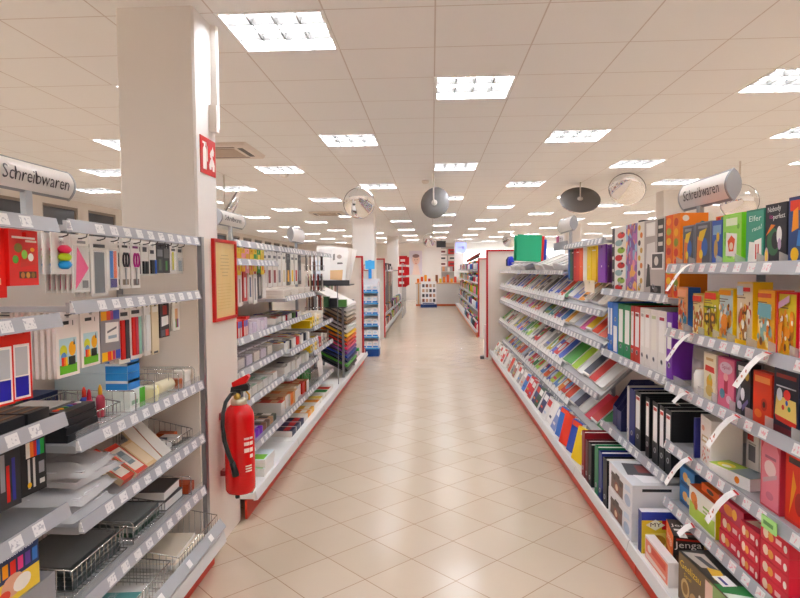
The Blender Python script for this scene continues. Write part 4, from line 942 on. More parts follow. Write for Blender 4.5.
slim_row(1.152, .07, 5.17, 11, .105, .3, .05, 'from the notice on the shelf under the cream blocks', cols12, 'crayon_box', 'crayon box')
pale = [('#e8e2dc', 'white'), ('#d8d0c4', 'beige'), ('#2a3a7a', 'navy'), ('#c83228', 'red'), ('#efe8e0', 'cream'), ('#e8c84a', 'yellow'), ('#b8b4ae', 'grey'), ('#1e2030', 'black')]
slim_row(.912, 0, 5.16, 14, .083, .36, .075, 'from the notice in the tray of striped pads', pale, 'striped_pad', 'striped pad')
slim_row(.702, 0, 5.17, 10, .115, .36, .085, 'from the notice in the tray of white packs', [('#efe8e0', 'white'), ('#e2d8cc', 'cream'), ('#1e2448', 'navy'), ('#d8d0c8', 'grey'), ('#efeae4', 'snow-white')], 'paper_packet', 'paper packet')
warm = [('#d8402a', 'red'), ('#e8862a', 'orange'), ('#c8a878', 'tan'), ('#e0b890', 'peach'), ('#f0dcc0', 'cream'), ('#b0623a', 'brown'), ('#e8c49a', 'sand')]
slim_row(.377, .03, 5.17, 9, .13, .36, .11, 'from the notice on the low shelf of warm craft paper', warm, 'craft_paper', 'craft paper pack')
for i in range(7):
    c = ['#1e2448', '#262a50', '#1c2040', '#e8e0d8', '#f0a020', '#e8b02a', '#f2ece4'][i]
    m = MB(); m.box(-.075, .075, 0, .28, 0, .05, {'*': '#efe8e0', 't': c, 'f': c}); m.M = Matrix(((1, 0, 0, 0), (0, 0, 1, 0), (0, -1, 0, .0502), (0, 0, 0, 1))); art(m, .15, .28, [('r', .1, .1, .9, .3, '#c83228' if i < 3 else '#f2e8d8')])
    place(m.build('craft_block'), -1, 5.3+.17*i, -.03, .166, '%s craft block, %s along the base shelf below the warm craft paper' % (['navy', 'dark blue', 'deep blue', 'white', 'orange', 'amber', 'pale'][i], nth(i)), 'craft block', 'craft blocks on the base shelf')
for i in range(6):
    m = MB(); m.box(-.07, .07, 0, .24, 0, .05, {'*': '#efe8e0', 't': ['#f0a020', '#e8c84a', '#f2ece4', '#3a9a4a', '#d8402a', '#e8e0d8'][i]})
    place(m.build('craft_block'), -1, 6.47+.18*i, -.03, .166, '%s craft block, %s along the base shelf beneath the brush stand' % (['orange', 'yellow', 'white', 'green', 'red', 'pale'][i], nth(i)), 'craft block', 'craft blocks under the brush stand')
# yellow goods bay
for z, nm, k in ((1.002, 'upper', '#f0d02a'), (.742, 'middle', '#f2cc20')):
    for i in range(6 if z > 1 else 9):
        kk = [k, '#e8e0d4', k, '#d8d0c8', '#c83a2a', '#e8e2da', '#8a8a8a', '#dcd2c8', '#6a4a3a'][i] if z < 1 else [k, k, '#ece4da', '#f2e08a', '#e8d8c4', '#dcd4ca', '#e8e0d6', '#c8b8a8', '#efe8e0'][i]
        cn = {'#f0d02a': 'yellow', '#f2cc20': 'bright yellow', '#c83a2a': 'red', '#8a8a8a': 'grey', '#6a4a3a': 'brown', '#f2e08a': 'pale yellow'}.get(kk, 'pale')
        m = MB(); m.box(-.055, .055, 0, .2, 0, .08+.03*(i % 3), kk); art(m, .11, .08, [('r', .2, .2, .8, .5, '#f2ede4'), ('c', .5, .7, .2, .15, '#3a3a3a')])
        place(m.build('craft_pack'), -1, 6.43+.13*i, .03, z, '%s craft pack, %s along the %s shelf of the yellow goods bay' % (cn, nth(i), nm), 'craft pack', 'craft packs in the yellow goods bay')
wire_basket('wire_tray', .4, .3, .14, .18, s=-1, y=6.62, d=.04, z=.377, label='tall wire tray on the low shelf of the yellow goods bay')
for i in range(3):
    m = MB(); m.lathe([(.03, 0), (.05, .02), (.055, .08), (.03, .14)], ['#3f7a3a', '#4a8a4a', '#2f6a3a'][i], 10); place(m.build('green_bag'), -1, 6.5+.115*i, .15, .383, ['dark green bag in the tall wire tray', 'leaf-green bag in the tall wire tray', 'deep green bag farthest in the tall wire tray'][i], 'bag')
m = MB(); n = 8
m.prism([(-.14, 0), (.14, 0), (.14, .26), (.1, .3), (-.1, .3), (-.14, .26)], 'y', 0, .006, '#f2ece6'); place(m.build('white_board_sheet'), -1, 7.15, .06, .377, 'upright white sheet on the low shelf of the yellow goods bay', 'sheet', None, 0, -.1)
# pen and brush carousel
t = empty('brush_stand', (-1.12, 6.62, 1.005), 0, 'grey wire stand packed with brushes and pens beside the yellow goods', 'stand')
t.location = (-1.41, 7.33, 1.004)
m = MB(); m.lathe([(.13, 0), (.13, .012), (.02, .014), (.018, .02), (.018, .70), (.025, .71)], 'alu', 18); part(m, 'pole', t)
for j, zc in enumerate((.1, .36, .6)):
    m = MB()
    for r_ in (.12,):
        m.tube([(r_*math.cos(2*PI*i/20), r_*math.sin(2*PI*i/20), zc) for i in range(20)], .003, 'chrome_wire', 5, True)
        m.tube([(r_*math.cos(2*PI*i/20), r_*math.sin(2*PI*i/20), zc+.06) for i in range(20)], .003, 'chrome_wire', 5, True)
    for i in range(10):
        a = 2*PI*i/10; m.tube([(.02*math.cos(a), .02*math.sin(a), zc), (.12*math.cos(a), .12*math.sin(a), zc), (.12*math.cos(a), .12*math.sin(a), zc+.06)], .002, 'chrome_wire', 4)
    part(m, 'wire_ring', t)
for j, zc in enumerate((.1, .36, .6)):
    for i in range(12):
        a = 2*PI*i/12 + .1*j
        m = MB(); c = rnd.choice(['#3a2a26', '#1e1e22', '#8a2a2a', '#c8c4c0', '#6a4a3a', '#d8c8a8', '#e8e4e0'])
        m.lathe([(.007, .002), (.009, .02), (.008, .15), (.011, .16), (.004, .2)], c, 6)
        o = m.build('paint_brush'); o.location = (t.location.x + .095*math.cos(a), t.location.y + .095*math.sin(a), t.location.z + zc + .004)
        tag(o, '%s brush standing in the %s ring of the grey wire stand' % ({'#3a2a26': 'dark brown', '#1e1e22': 'black', '#8a2a2a': 'red', '#c8c4c0': 'grey', '#6a4a3a': 'brown', '#d8c8a8': 'tan', '#e8e4e0': 'white'}[c], ['lower', 'middle', 'upper'][j]), 'brush', 'brushes in the wire stand')
# large white poster pads above the coloured cards
for i in range(4):
    m = MB(); m.box(-.2 if i < 3 else -.12, .2 if i < 3 else .12, 0, .012, 0, .46 if i < 3 else .36, ['#efe8e2', '#eadfd6', '#f2eeea', '#f4f0ee'][i])
    art(m, .4 if i < 3 else .24, .46 if i < 3 else .36, [('r', .08, .55, .5, .9, '#e8e2e0'), ('p', [(.3, .05), (.9, .05), (.9, .35), (.35, .3)], '#e8c49a'), ('r', .55, .5, .9, .92, '#f2ece8'), ('p', [(.55, .6), (.62, .62), (.6, .8), (.54, .78)], '#8a8480'), ('c', .75, .72, .08, .06, '#b0a098'), ('p', [(.7, .5), (.88, .52), (.86, .56), (.7, .55)], '#6a625e')] if i < 3 else [('p', [(.1, .1), (.5, .12), (.48, .8), (.08, .82)], '#e4eaf4')])
    o = m.build('poster_pad'); o.location = (-1.27 - (.14 if i == 3 else .02*i), 7.72 + .09*(3-i), 1.47 if i < 3 else 1.452); o.rotation_euler = (R(-14), R(10 - 3*i), R(-8 + 5*i))
    tag(o, ['rearmost large white poster pad over the coloured cards', 'third large white poster pad over the coloured cards', 'second large white poster pad over the coloured cards', 'foremost large bluish-white poster pad over the coloured cards'][i], 'pad', 'large white pads')
t = empty('wire_easel', (-1.29, 7.8, 1.225), 0, 'black wire holder carrying the large white pads', 'holder')
m = MB(); m.box(-.26, .26, -.16, .32, .19, .205, '#2c2c2e'); part(m, 'tray', t)
m = MB(); m.box(-.26, .26, -.16, -.15, .205, .26, '#3a3a3c'); part(m, 'front_lip', t)
for x in (-.2, .1): m = MB(); m.box(x-.005, x+.005, -.11, -.1, .167-1.225, .19, '#8a8a8c'); part(m, 'leg', t)
m = MB(); m.box(-.26, .2, -.15, .08, -.09, -.08, '#2c2c2e'); part(m, 'lower_tray', t)
for i in range(4):
    c = ['#8a3a2a', '#3a5a3a', '#2a2a2c', '#5a8a4a'][i]
    m = MB(); m.box(-.05, .05, 0, .1, 0, .15-.02*i, c); o = m.build('dark_pack'); o.location = (-1.47+.11*i, 7.745, 1.146); 
    tag(o, ['brown-red pack under the large white pads', 'dark green pack under the large white pads', 'black pack under the large white pads', 'leaf-green pack nearest the aisle under the large white pads'][i], 'pack')
# tower of sloping trays with coloured card
CARD = [('#efebe8', 'white'), ('#e2dcd4', 'off-white'), ('#cfc4b4', 'stone'), ('#b8a48a', 'tan'), ('#8a6a4a', 'brown'), ('#d8d4d2', 'pale grey'), ('#e8e4e0', 'bright white'), ('#f2c820', 'yellow'), ('#e8862a', 'orange'), ('#d83a2a', 'red'), ('#d83a6a', 'pink'), ('#7a3a8a', 'violet'), ('#2a4aa0', 'blue'), ('#1e2a5a', 'navy'), ('#5aa83a', 'green'), ('#1e1e20', 'black')]
t = empty('card_rack', (-1.42, 8.75, 0), 0, 'grey rack of sloping trays filled with coloured card next to the red end panel', 'rack')
MX = T(t)
for y in (8.2, 9.28):
    for x in (-1.2, -1.66):
        m = MB(); m.M = MX; m.box(x-.015, x+.015, y-.015, y+.015, .166, 1.17 if x > -1.3 else 1.412, 'alu'); part(m, 'post', t)
sl = math.tan(R(27))
for i in range(16):
    z = 1.1 - .0575*i
    m = MB(); m.M = MX; m.prism([(-1.17, z-.006), (-1.63, z-.006+.46*sl), (-1.63, z+.46*sl), (-1.17, z)], 'y', 8.22, 9.26, '#3c3c40' if i else '#c8c4c4'); part(m, 'tray', t)
for i in range(16):
    z = 1.1 - .0575*i; c, cn = CARD[i]
    for j in range(2):
        m = MB(); y = 8.49 + .51*j; x0 = -.045
        m.prism([(-1.15, z+.003), (-1.6, z+.003+.45*sl), (-1.6, z+.03+.45*sl), (-1.15, z+.03)], 'y', 8.24+.515*j, 8.74+.515*j, c)
        tag(m.build('coloured_card', loc=(-1.4, y, z+.003+.2*sl)), '%s card, %s tray from the top of the card rack, %s pile' % (cn, nth(i), ['near', 'far'][j]), 'card', 'coloured card in the rack')
side_panel('end_panel', -1, 10.74, 10.77, 1.235, 1.69, 1.83, 'board', 'tall cream end panel with a red frame behind the coloured card rack', 'panel', .03)
for i in range(8):
    m = MB(); c = ['#e8e2dc', '#c83228', '#dcd2c8', '#e07a9a', '#8a8a90', '#e8c0c8', '#3a9a4a', '#efe8e0'][i]
    m.box(-.06, .06, 0, .2, 0, .12 - .02*(i % 3), c); place(m.build('craft_pack'), -1, 9.55+.14*i, .0, .166, '%s pack, %s along the base shelf past the card rack' % (['white', 'red', 'beige', 'rose', 'grey', 'pale pink', 'green', 'cream'][i], nth(i)), 'pack', 'packs past the card rack')
for i in range(7):
    m = MB(); c = ['#efe8e2', '#3a6a4a', '#2a2a2e', '#c8b8a8', '#6a8a5a', '#e8e0da', '#7a4a3a'][i]
    m.box(-.075, .075, 0, .03, 0, .22, c); o = m.build('hanging_print'); o.location = (-1.655 + .0, 9.45+.17*i, 1.25); o.rotation_euler = (0, 0, PI/2); tag(o, '%s print, %s on the back panel past the card rack' % (['white', 'green', 'black', 'beige', 'light green', 'cream', 'brown'][i], nth(i)), 'print')
# ------------------------------------------------------------------ board games
def gbox(y0, y1, z, h, dp, k, shapes, label, d=.04, name='game_box', cat='game', group=None, extra=0, top=None, tiltx=0, tops=()):
    w = abs(y1-y0)
    m = MB()
    kk = k if isinstance(k, dict) else {'*': k}
    m.box(-w/2, w/2, 0, dp, 0, h, kk)
    if tops:
        M0 = m.M; m.M = Matrix(((1, 0, 0, 0), (0, 0, 1, 0), (0, -1, 0, h+.0003), (0, 0, 0, 1))); art(m, w, dp, tops); m.M = M0
    art(m, w, h, shapes)
    return place(m.build(name), 1, (y0+y1)/2, d, z, label, cat, group, extra, tiltx)
def blobs(seed, cols, n=9, u0=.05, u1=.95, v0=.05, v1=.95, r=.14):
    rn = random.Random(seed); out = []
    for i in range(n):
        ru = r*(.5+rn.random()*.7); rv = ru*(.6+.5*rn.random())
        out.append(('c', u0+ru+(u1-u0-2*ru)*rn.random(), v0+rv+(v1-v0-2*rv)*rn.random(), ru, rv, cols[rn.randrange(len(cols))]))
    return out
ZT = [1.601, 1.281, 1.006, .706, .411]
GREYC = [('r', .04, .03, .96, .97, '#4a4a52'), ('p', [(.1, .1), (.45, .08), (.5, .6), (.15, .7)], '#e0863a'), ('c', .62, .45, .2, .2, '#3a6ab0'), ('p', [(.2, .62), (.5, .58), (.75, .85), (.3, .8)], '#e8c42a'), ('c', .4, .3, .12, .1, '#f0d03a'), ('r', .2, .86, .8, .92, '#8a8a90')]
gbox(2.995, 3.125, ZT[0], .205, .06, '#7e7e86', GREYC, 'grey game box with yellow lettering, farther one of the pair on the top game shelf')
gbox(2.82, 2.98, ZT[0], .21, .06, '#7e7e86', GREYC, 'grey game box with yellow lettering, nearer one of the pair on the top game shelf')
gbox(2.712, 2.805, ZT[0], .205, .05, '#3a5ea8', [('c', .4, .4, .2, .2, '#c8a05a'), ('r', .1, .7, .9, .9, '#8aa8c8'), ('c', .6, .65, .15, .1, '#e8c03a')], 'blue game box half hidden beside the lime green box')
gbox(2.545, 2.705, ZT[0], .222, .075, {'*': '#8fd23a', 'l': '#7ac82e', 'r': '#7ac82e'}, [('r', .02, .02, .98, .98, '#a2d86a')] + blobs(4, ['#5aa832', '#c8e8a0', '#78b848', '#4a8a3a'], 12, r=.1) + [('r', .2, .78, .8, .92, '#e4f0d0'), ('p', [(.2, .22), (.78, .2), (.8, .62), (.22, .66)], '#f4eee8'), ('p', [(.38, .3), (.62, .3), (.7, .52), (.5, .6), (.3, .5)], '#e2662a'), ('c', .5, .4, .1, .07, '#f4d8b8')], 'lime green game box with white card and orange figure on the top game shelf')
gbox(2.378, 2.51, ZT[0], .222, .05, {'*': '#2f7a68'}, [('r', .03, .03, .97, .97, '#4f9a86'), ('t', .5, .8, .1, 'Elfer', '#e8f4ee', .7), ('t', .62, .64, .08, 'raus!', '#e8f4ee', .55, .15), ('p', [(.12, .05), (.62, .03), (.72, .42), (.2, .45)], '#f2efe8'), ('p', [(.4, .04), (.9, .08), (.88, .5), (.5, .46)], '#f6f4ee'), ('r', .55, .14, .62, .4, '#c83a32'), ('r', .68, .16, .75, .4, '#c83a32')], 'green card game box reading Elfer raus on the top game shelf')
gbox(2.23, 2.37, ZT[0], .23, .05, {'*': '#1e1e24'}, [('r', .02, .02, .98, .98, '#26242e'), ('t', .42, .88, .085, 'Nobody', '#f2f0f0', .62, .04), ('t', .28, .77, .075, 'is', '#c84a9a', .16), ('t', .65, .76, .08, 'perfect', '#f2f0f0', .55, .04), ('c', .4, .4, .3, .22, '#3a6a4a'), ('c', .5, .42, .18, .14, '#1e1e24'), ('p', [(.05, .5), (.5, .66), (.3, .68)], '#e8862a'), ('c', .68, .5, .12, .14, '#f0ecec'), ('c', .7, .36, .08, .09, '#b8a0c0'), ('c', .1, .16, .1, .16, '#c8a0b8'), ('c', .1, .18, .07, .1, '#e8c860')], 'black game box reading Nobody is perfect on the top game shelf')
gbox(2.02, 2.22, ZT[0], .24, .06, {'*': '#2e3e68'}, [('r', .02, .02, .98, .98, '#2e4a7a'), ('r', .05, .8, .95, .95, '#d84a2a'), ('p', [(.1, .5), (.3, .55), (.28, .85), (.14, .8)], '#f0a02a'), ('p', [(.25, .3), (.9, .25), (.95, .5), (.3, .52)], '#4a8ac8'), ('c', .72, .55, .2, .12, '#e8e4e0'), ('c', .2, .18, .12, .1, '#f0c42a'), ('c', .6, .14, .14, .1, '#f0b42a'), ('r', .4, .3, .8, .36, '#d8342a')], 'dark blue game box with orange machine picture at the end of the top game shelf')
def yb(seed, base, pal, figure):
    return [('r', .03, .03, .97, .97, base)] + blobs(seed, pal, 16, .04, .96, .05, .74, .15) + blobs(seed + 40, pal + ['#f2ece0', '#7a4a2a'], 26, .05, .95, .05, .76, .07) + [('r', .1, .8 - .045*j, .55 + .1*((seed + j) % 3), .815 - .045*j, '#6a4a3a') for j in range(2)] + figure
T2 = ZT[1]
gbox(3.055, 3.17, T2, .225, .06, {'*': '#3a6ab0', 'f': '#d88a4a'}, yb(1, '#e0a878', ['#c8482a', '#e8d0c0', '#3a8ab0', '#e2762a', '#d8b89a'], [('r', .05, .8, .95, .95, '#f0b08a')]), 'narrow orange and blue game box farthest on the second game shelf')
gbox(2.878, 2.995, T2, .2, .05, {'*': '#d8b84a'}, yb(2, '#e8d8a0', ['#d8a03a', '#c87a3a', '#a8b05a', '#e8e0c8', '#b8643a'], [('r', .1, .82, .9, .95, '#d84a2a')]), 'cream and amber game box second on the second game shelf')
gbox(2.732, 2.87, T2, .215, .05, {'*': '#c8b02a'}, yb(3, '#d8cc3a', ['#d8b42a', '#e8dc6a', '#b8a02a'], [('r', .1, .84, .9, .97, '#e03a26'), ('r', .05, .66, .95, .69, '#6a8a2a'), ('p', [(.12, .35), (.45, .34), (.46, .56), (.1, .54)], '#5a4a2a'), ('p', [(.52, .34), (.9, .35), (.88, .56), (.54, .56)], '#7a5a2a'), ('c', .3, .45, .1, .06, '#e8c04a'), ('c', .7, .45, .1, .06, '#e8a04a')]), 'yellow-green game box with two small dark pictures on the second game shelf')
gbox(2.605, 2.725, T2, .232, .062, {'*': '#e8c41e', 'f': '#e8d26a'}, yb(5, '#b8c8c8', ['#8aa8b8', '#d8a03a', '#e8c84a', '#c87a2a', '#a8c0c8'], [('r', .05, .88, .95, .97, '#e89a1e'), ('c', .5, .4, .25, .14, '#e0902a'), ('r', .02, .02, .98, .1, '#f0cc2a')]), 'tall pale blue and yellow game box in the middle of the second game shelf')
gbox(2.45, 2.572, T2, .262, .075, {'*': '#f2cc14', 'f': '#e2c48a'}, yb(6, '#dcc8a8', ['#c86a3a', '#e8e0d0', '#b8504a', '#e8b85a', '#a87a4a', '#7a5a3a'], [('r', .1, .8, .5, .94, '#b8c8d8'), ('r', .5, .86, .95, .92, '#c83228'), ('r', .02, .02, .98, .12, '#f0c42a')]), 'tallest yellow-sided game box on the second game shelf')
gbox(2.295, 2.412, T2, .235, .068, {'*': '#e87a1a', 'f': '#eeb03a'}, yb(7, '#f0ba42', ['#e8a02a', '#f2d06a', '#8ab0a8', '#e88a2a', '#f0e0a0'], [('p', [(.1, .6), (.9, .55), (.9, .78), (.15, .8)], '#7aa8b0'), ('r', .1, .88, .9, .95, '#c85a2a')]), 'golden game box with blue-green clouds and orange side on the second game shelf')
gbox(2.16, 2.27, T2, .232, .068, {'*': '#d8223a', 'f': '#d83040'}, yb(9, '#d2c03a', ['#e89a2a', '#d8d04a', '#e0b030', '#c8862a'], [('r', 0, 0, 1, .06, '#d8304a'), ('r', 0, 0, .07, 1, '#d8304a'), ('p', [(.1, .74), (.7, .86), (.7, .96), (.1, .84)], '#c89ab0'), ('p', [(.1, .08), (.3, .1), (.35, .55), (.12, .5)], '#e8a040')]), 'red-edged yellow game box near the viewer on the second game shelf')
gbox(2.02, 2.145, T2, .24, .06, {'*': '#d84a6a'}, yb(10, '#e08a9a', ['#f0d8d8', '#c83a4a', '#e8b8b8', '#8a3a4a'], []), 'pink game box nearest the viewer on the second game shelf')
T3 = ZT[2]
t = empty('toy_bag'); m = MB(); m.prism([(-.12, 0), (.12, 0), (.11, .15), (.1, .215), (-.1, .215), (-.11, .15)], 'y', 0, .05, 'frosted_plastic'); part(m, 'bag', t)
m = MB(); m.prism([(-.1, .005), (.1, .005), (.085, .12), (-.09, .1)], 'y', .008, .04, '#e89a2a'); part(m, 'contents', t, 'orange contents')
m = MB(); m.box(-.09, .09, -.001, .0, .15, .205, '#8a847e'); part(m, 'header', t); place(t, 1, 3.005, .09, T3, 'clear bag with orange contents next to the purple binder', 'bag')
m = MB(); m.lathe([(.028, 0), (.034, .01), (.034, .1), (.026, .12)], '#eeeae6', 14); place(m.build('white_roll'), 1, 2.915, .05, T3+.0, 'white roll leaning before the clear orange bag', 'roll')
gbox(2.738, 2.858, T3, .215, .055, {'*': '#e4d8c4'}, [('r', .04, .04, .96, .96, '#e8dcc0'), ('p', [(.1, .62), (.9, .6), (.85, .72), (.15, .74)], '#d83a2a'), ('c', .5, .4, .25, .14, '#e0b03a'), ('c', .5, .22, .3, .12, '#d8b86a'), ('c', .55, .5, .12, .07, '#b8c86a'), ('r', .2, .84, .8, .9, '#c8a878')], 'cream game box with a red ribbon and yellow picture on the third game shelf', d=.035)
gbox(2.572, 2.72, T3, .215, .03, {'*': '#c85a82'}, [('r', .03, .03, .97, .97, '#dc7a94'), ('c', .5, .8, .38, .12, '#d8b8c8'), ('t', .5, .78, .08, 'Spiel', '#b03a6a', .5), ('r', .4, .3, .62, .6, '#a82a4a'), ('c', .5, .62, .14, .08, '#e8a8a8'), ('c', .3, .28, .16, .1, '#5a8a9a'), ('c', .7, .2, .16, .08, '#e8b8c8')], 'pink game box with a red figure on the third game shelf', d=.035)
gbox(2.447, 2.56, T3, .215, .04, {'*': '#1c1c22'}, [('r', .15, .84, .7, .94, '#e8e6e2'), ('r', .2, .74, .65, .82, '#c8c4c0'), ('c', .78, .78, .14, .09, '#b89a3a'), ('p', [(.15, .1), (.4, .5), (.3, .6), (.05, .3)], '#8a8a98'), ('c', .5, .42, .14, .12, '#e0dce4'), ('p', [(.5, .1), (.9, .3), (.85, .36), (.45, .2)], '#7a6a9a'), ('c', .3, .2, .16, .08, '#c8c0d0'), ('r', .05, .03, .4, .1, '#5a4a4a')], 'black game box with silvery figures on the third game shelf', d=.035)
gbox(2.302, 2.435, T3, .2, .035, {'*': '#c83a1e'}, [('r', .03, .03, .97, .97, '#d84a26'), ('c', .6, .4, .16, .12, '#b8321e'), ('c', .6, .4, .08, .06, '#4a1e1a'), ('r', .1, .8, .9, .92, '#e89a5a'), ('c', .3, .2, .2, .08, '#e8823a')], 'orange-red game box with a dark spot on the third game shelf', d=.04)
gbox(2.138, 2.29, T3, .235, .05, {'*': '#23304e'}, [('r', .02, .02, .98, .98, '#1c2030'), ('r', .1, .86, .9, .92, '#8a2a2a'), ('r', .1, .72, .9, .74, '#c8c8d0'), ('p', [(.06, .28), (.94, .24), (.9, .56), (.12, .58)], '#e2c87a'), ('p', [(.12, .2), (.9, .16), (.94, .24), (.06, .28)], '#c83a2a'), ('c', .55, .62, .14, .08, '#d8322a'), ('c', .25, .6, .12, .1, '#d0d4e0'), ('c', .4, .42, .06, .04, '#c83a2a'), ('c', .65, .42, .06, .04, '#3a8a4a'), ('c', .55, .5, .05, .04, '#3a5ab0'), ('r', .02, .02, .98, .12, '#5a1e26')], 'dark blue game box showing a square board with counters on the third game shelf', d=.04)
gbox(2.01, 2.12, T3, .235, .05, {'*': '#c8c2bc'}, [('r', .05, .05, .95, .95, '#d8d2cc'), ('c', .4, .6, .2, .1, '#4a4a4a'), ('r', .2, .2, .8, .3, '#8a8a8a')], 'pale grey game box nearest the viewer on the third game shelf')
T4 = ZT[3]
gbox(2.765, 2.915, T4, .215, .13, {'*': '#e8e0d8', 'l': '#e8e0d8', 'r': '#ece6e0'}, [('r', .08, .1, .92, .9, '#efe6de')] + [('c', .12+.76*random.Random(i).random(), .06+.3*random.Random(i+50).random(), .04, .03, ['#d8503a', '#c88a5a', '#e0a08a'][i % 3]) for i in range(14)] + [('c', .3, .75, .14, .06, '#e0a890'), ('p', [(.15, .45), (.85, .48), (.8, .62), (.2, .6)], '#c8b08a'), ('p', [(.25, .5), (.75, .52), (.7, .58), (.3, .57)], '#f0ece6')], 'white game box speckled with red dots on the fourth game shelf', extra=-.12)
for i in range(3):
    gbox(2.665-.118*i, 2.77-.118*i, T4, .175, .07, {'*': '#e8e2dc', 'f': '#efe9e4'}, [('r', .1, .8, .6, .95, '#c8322a'), ('r', .2, .3, .75, .7, '#6a6a70'), ('r', .2, .72, .8, .76, '#b8b0aa')], 'white card box with red corner, %s behind the flat puzzle box' % ['first', 'second', 'third'][i], d=.185, group='white card boxes with red corner')
t = empty('puzzle_box'); m = MB(); m.box(-.12, .12, 0, .1, 0, .05, {'*': '#f0ebe6', 't': '#a8c04a'}); 
m.M = Matrix(((1, 0, 0, 0), (0, 0, 1, 0), (0, -1, 0, .0503), (0, 0, 0, 1))); art(m, .24, .1, [('p', [(.5, .0), (1, 0), (1, 1), (.5, 1)], '#8a9aa0'), ('c', .25, .4, .18, .3, '#e8d84a'), ('c', .3, .3, .1, .15, '#f0f0e8')]); m.M = None
art(m, .24, .05, [('c', .7, .5, .06, .3, '#e08a2a'), ('r', .1, .2, .5, .8, '#f4f0ec')]); part(m, 'carton', t)
place(t, 1, 2.6, .03, T4+.001, 'flat green-topped puzzle box lying tilted on the fourth game shelf', 'puzzle', None, .25)
gbox(2.24, 2.37, T4, .255, .08, {'*': '#c8485a'}, [('p', [(.05, .03), (.95, .03), (.95, .85), (.8, .97), (.2, .97), (.05, .85)], '#e08a98'), ('c', .5, .6, .3, .12, '#e8c8c8'), ('p', [(.15, .35), (.85, .5), (.85, .56), (.15, .42)], '#c8a0a8'), ('c', .5, .2, .2, .06, '#c87a8a'), ('r', .25, .74, .8, .78, '#a86a7a')], 'tall rose-pink rounded game tin on the fourth game shelf', name='game_tin')
gbox(2.385, 2.43, T4, .2, .07, {'*': '#d8321e', 'f': '#f0c01a'}, [('r', .1, .6, .9, .95, '#e8d02a'), ('r', .1, .05, .9, .5, '#c8281e')], 'narrow yellow and red game box beside the rose-pink tin', d=.08)
gbox(2.09, 2.225, T4, .27, .09, {'*': '#c82a1e'}, [('r', .04, .04, .96, .96, '#d8381e'), ('r', .15, .78, .9, .86, '#3a2a2a'), ('p', [(.2, .1), (.5, .5), (.35, .7)], '#e8a02a'), ('c', .65, .3, .2, .15, '#a81e1e')], 'tall red game box nearest the viewer on the fourth game shelf', d=.05)
gbox(2.0, 2.08, T4, .16, .08, {'*': '#8a6a4a'}, [('r', .05, .05, .95, .95, '#9a7a3a')] + blobs(14, ['#c83228', '#e8b03a', '#3a5a3a', '#e8d8b8'], 10, r=.18), 'small brown game box with mixed picture at the edge of the fourth game shelf', d=.03)
t = m = MB(); m.box(-.0, .012, 0, .15, 0, .19, {'*': '#3a3a7a', 'l': '#e8e4f0'}); place(m.build('picture_book'), 1, 2.945, .03, T4, 'thin blue-violet picture book leaning beside the speckled white box', 'book', None, .1)
T5 = ZT[4]
for i in range(2):
    gbox(3.0, 3.175, T5+.097*i, .095, .12, {'*': '#3a6a9a', 't': '#4a7aa8'}, [('r', .03, .05, .97, .95, '#4a86b8'), ('c', .4, .5, .18, .25, '#e8b06a'), ('c', .62, .4, .14, .2, '#d8c8a0'), ('r', .1, .05, .9, .2, '#2a4a7a')], ['lower blue game box of the pair beside the grey shelf end', 'upper blue game box of the pair beside the grey shelf end'][i], d=.06)
gbox(2.71, 2.985, T5, .155, .1, {'*': '#e8e4da', 'l': '#e0b01e', 'r': '#d8c81e', 't': '#c85a1e'}, [('r', .02, .05, .98, .95, '#f0ece0'), ('p', [(.02, .05), (.98, .05), (.98, .5), (.4, .42), (.02, .55)], '#b8cc5a'), ('c', .2, .66, .13, .2, '#d8863a'), ('c', .28, .5, .07, .14, '#c8702a'), ('r', .55, .62, .9, .68, '#8ab04a'), ('r', .55, .5, .85, .55, '#a8c07a')], 'long white and green game box with orange animal spot on the lowest steel shelf', d=.03)
gbox(2.72, 2.9, T5+.157, .035, .1, {'*': '#d8661e'}, [('c', .5, .5, .2, .3, '#2a2a2a')], 'flat orange game box lying on the long white and green box', d=.05)
PKB = {'*': '#c82a4a', 't': '#d83a5a'}
def pinkbox(y0, y1, z, h, dp, d, label, n=0):
    return gbox(y0, y1, z, h, dp, {'*': '#c8283e', 't': '#d84a62', 'l': '#b81e36', 'r': '#cc2e48'}, [('r', .02, .06, .98, .94, '#d2384e'), ('c', .2, .5, .1, .3, '#f0d8c0'), ('c', .38, .45, .1, .26, '#e8a85a'), ('r', .55, .35, .75, .65, '#f2c8c8'), ('c', .88, .4, .06, .22, '#f0e8e0')], label, d=d, group=None, tops=[('p', [(.1, .1), (.9, .3), (.85, .8), (.15, .9)], '#e8d0b8'), ('p', [(.2, .4), (.7, .45), (.7, .6), (.2, .6)], '#e85a7a')])
pinkbox(2.5, 2.695, T5, .065, .14, .04, 'bottom pink-red game box behind the white and green box on the lowest steel shelf')
pinkbox(2.5, 2.695, T5+.066, .065, .14, .045, 'middle pink-red game box beside the white and green box on the lowest steel shelf')
gbox(2.49, 2.7, T5+.132, .075, .15, {'*': '#b82a4a', 't': '#c8324a'}, [('r', .02, .05, .98, .95, '#b83a5a'), ('c', .4, .5, .2, .3, '#d8862a'), ('c', .65, .5, .1, .3, '#e8b04a')], 'dark pink game box with orange swirl on top of the pink-red pair', d=.04)
for i in range(3):
    pinkbox(2.33, 2.475, T5+.063*i, .062, .13, .02, 'pink-red game box in the middle pile of the lowest steel shelf, %s' % ['bottom', 'middle', 'top'][i])
for i in range(4):
    pinkbox(2.13, 2.315, T5+.063*i, .062, .14, .015, 'pink-red game box in the nearest pile of the lowest shelf, %s' % ['bottom', 'second from the bottom', 'third from the bottom', 'top with a white picture'][i])
pinkbox(2.0, 2.12, T5, .062, .14, .02, 'single pink-red game box at the very edge of the lowest steel shelf')
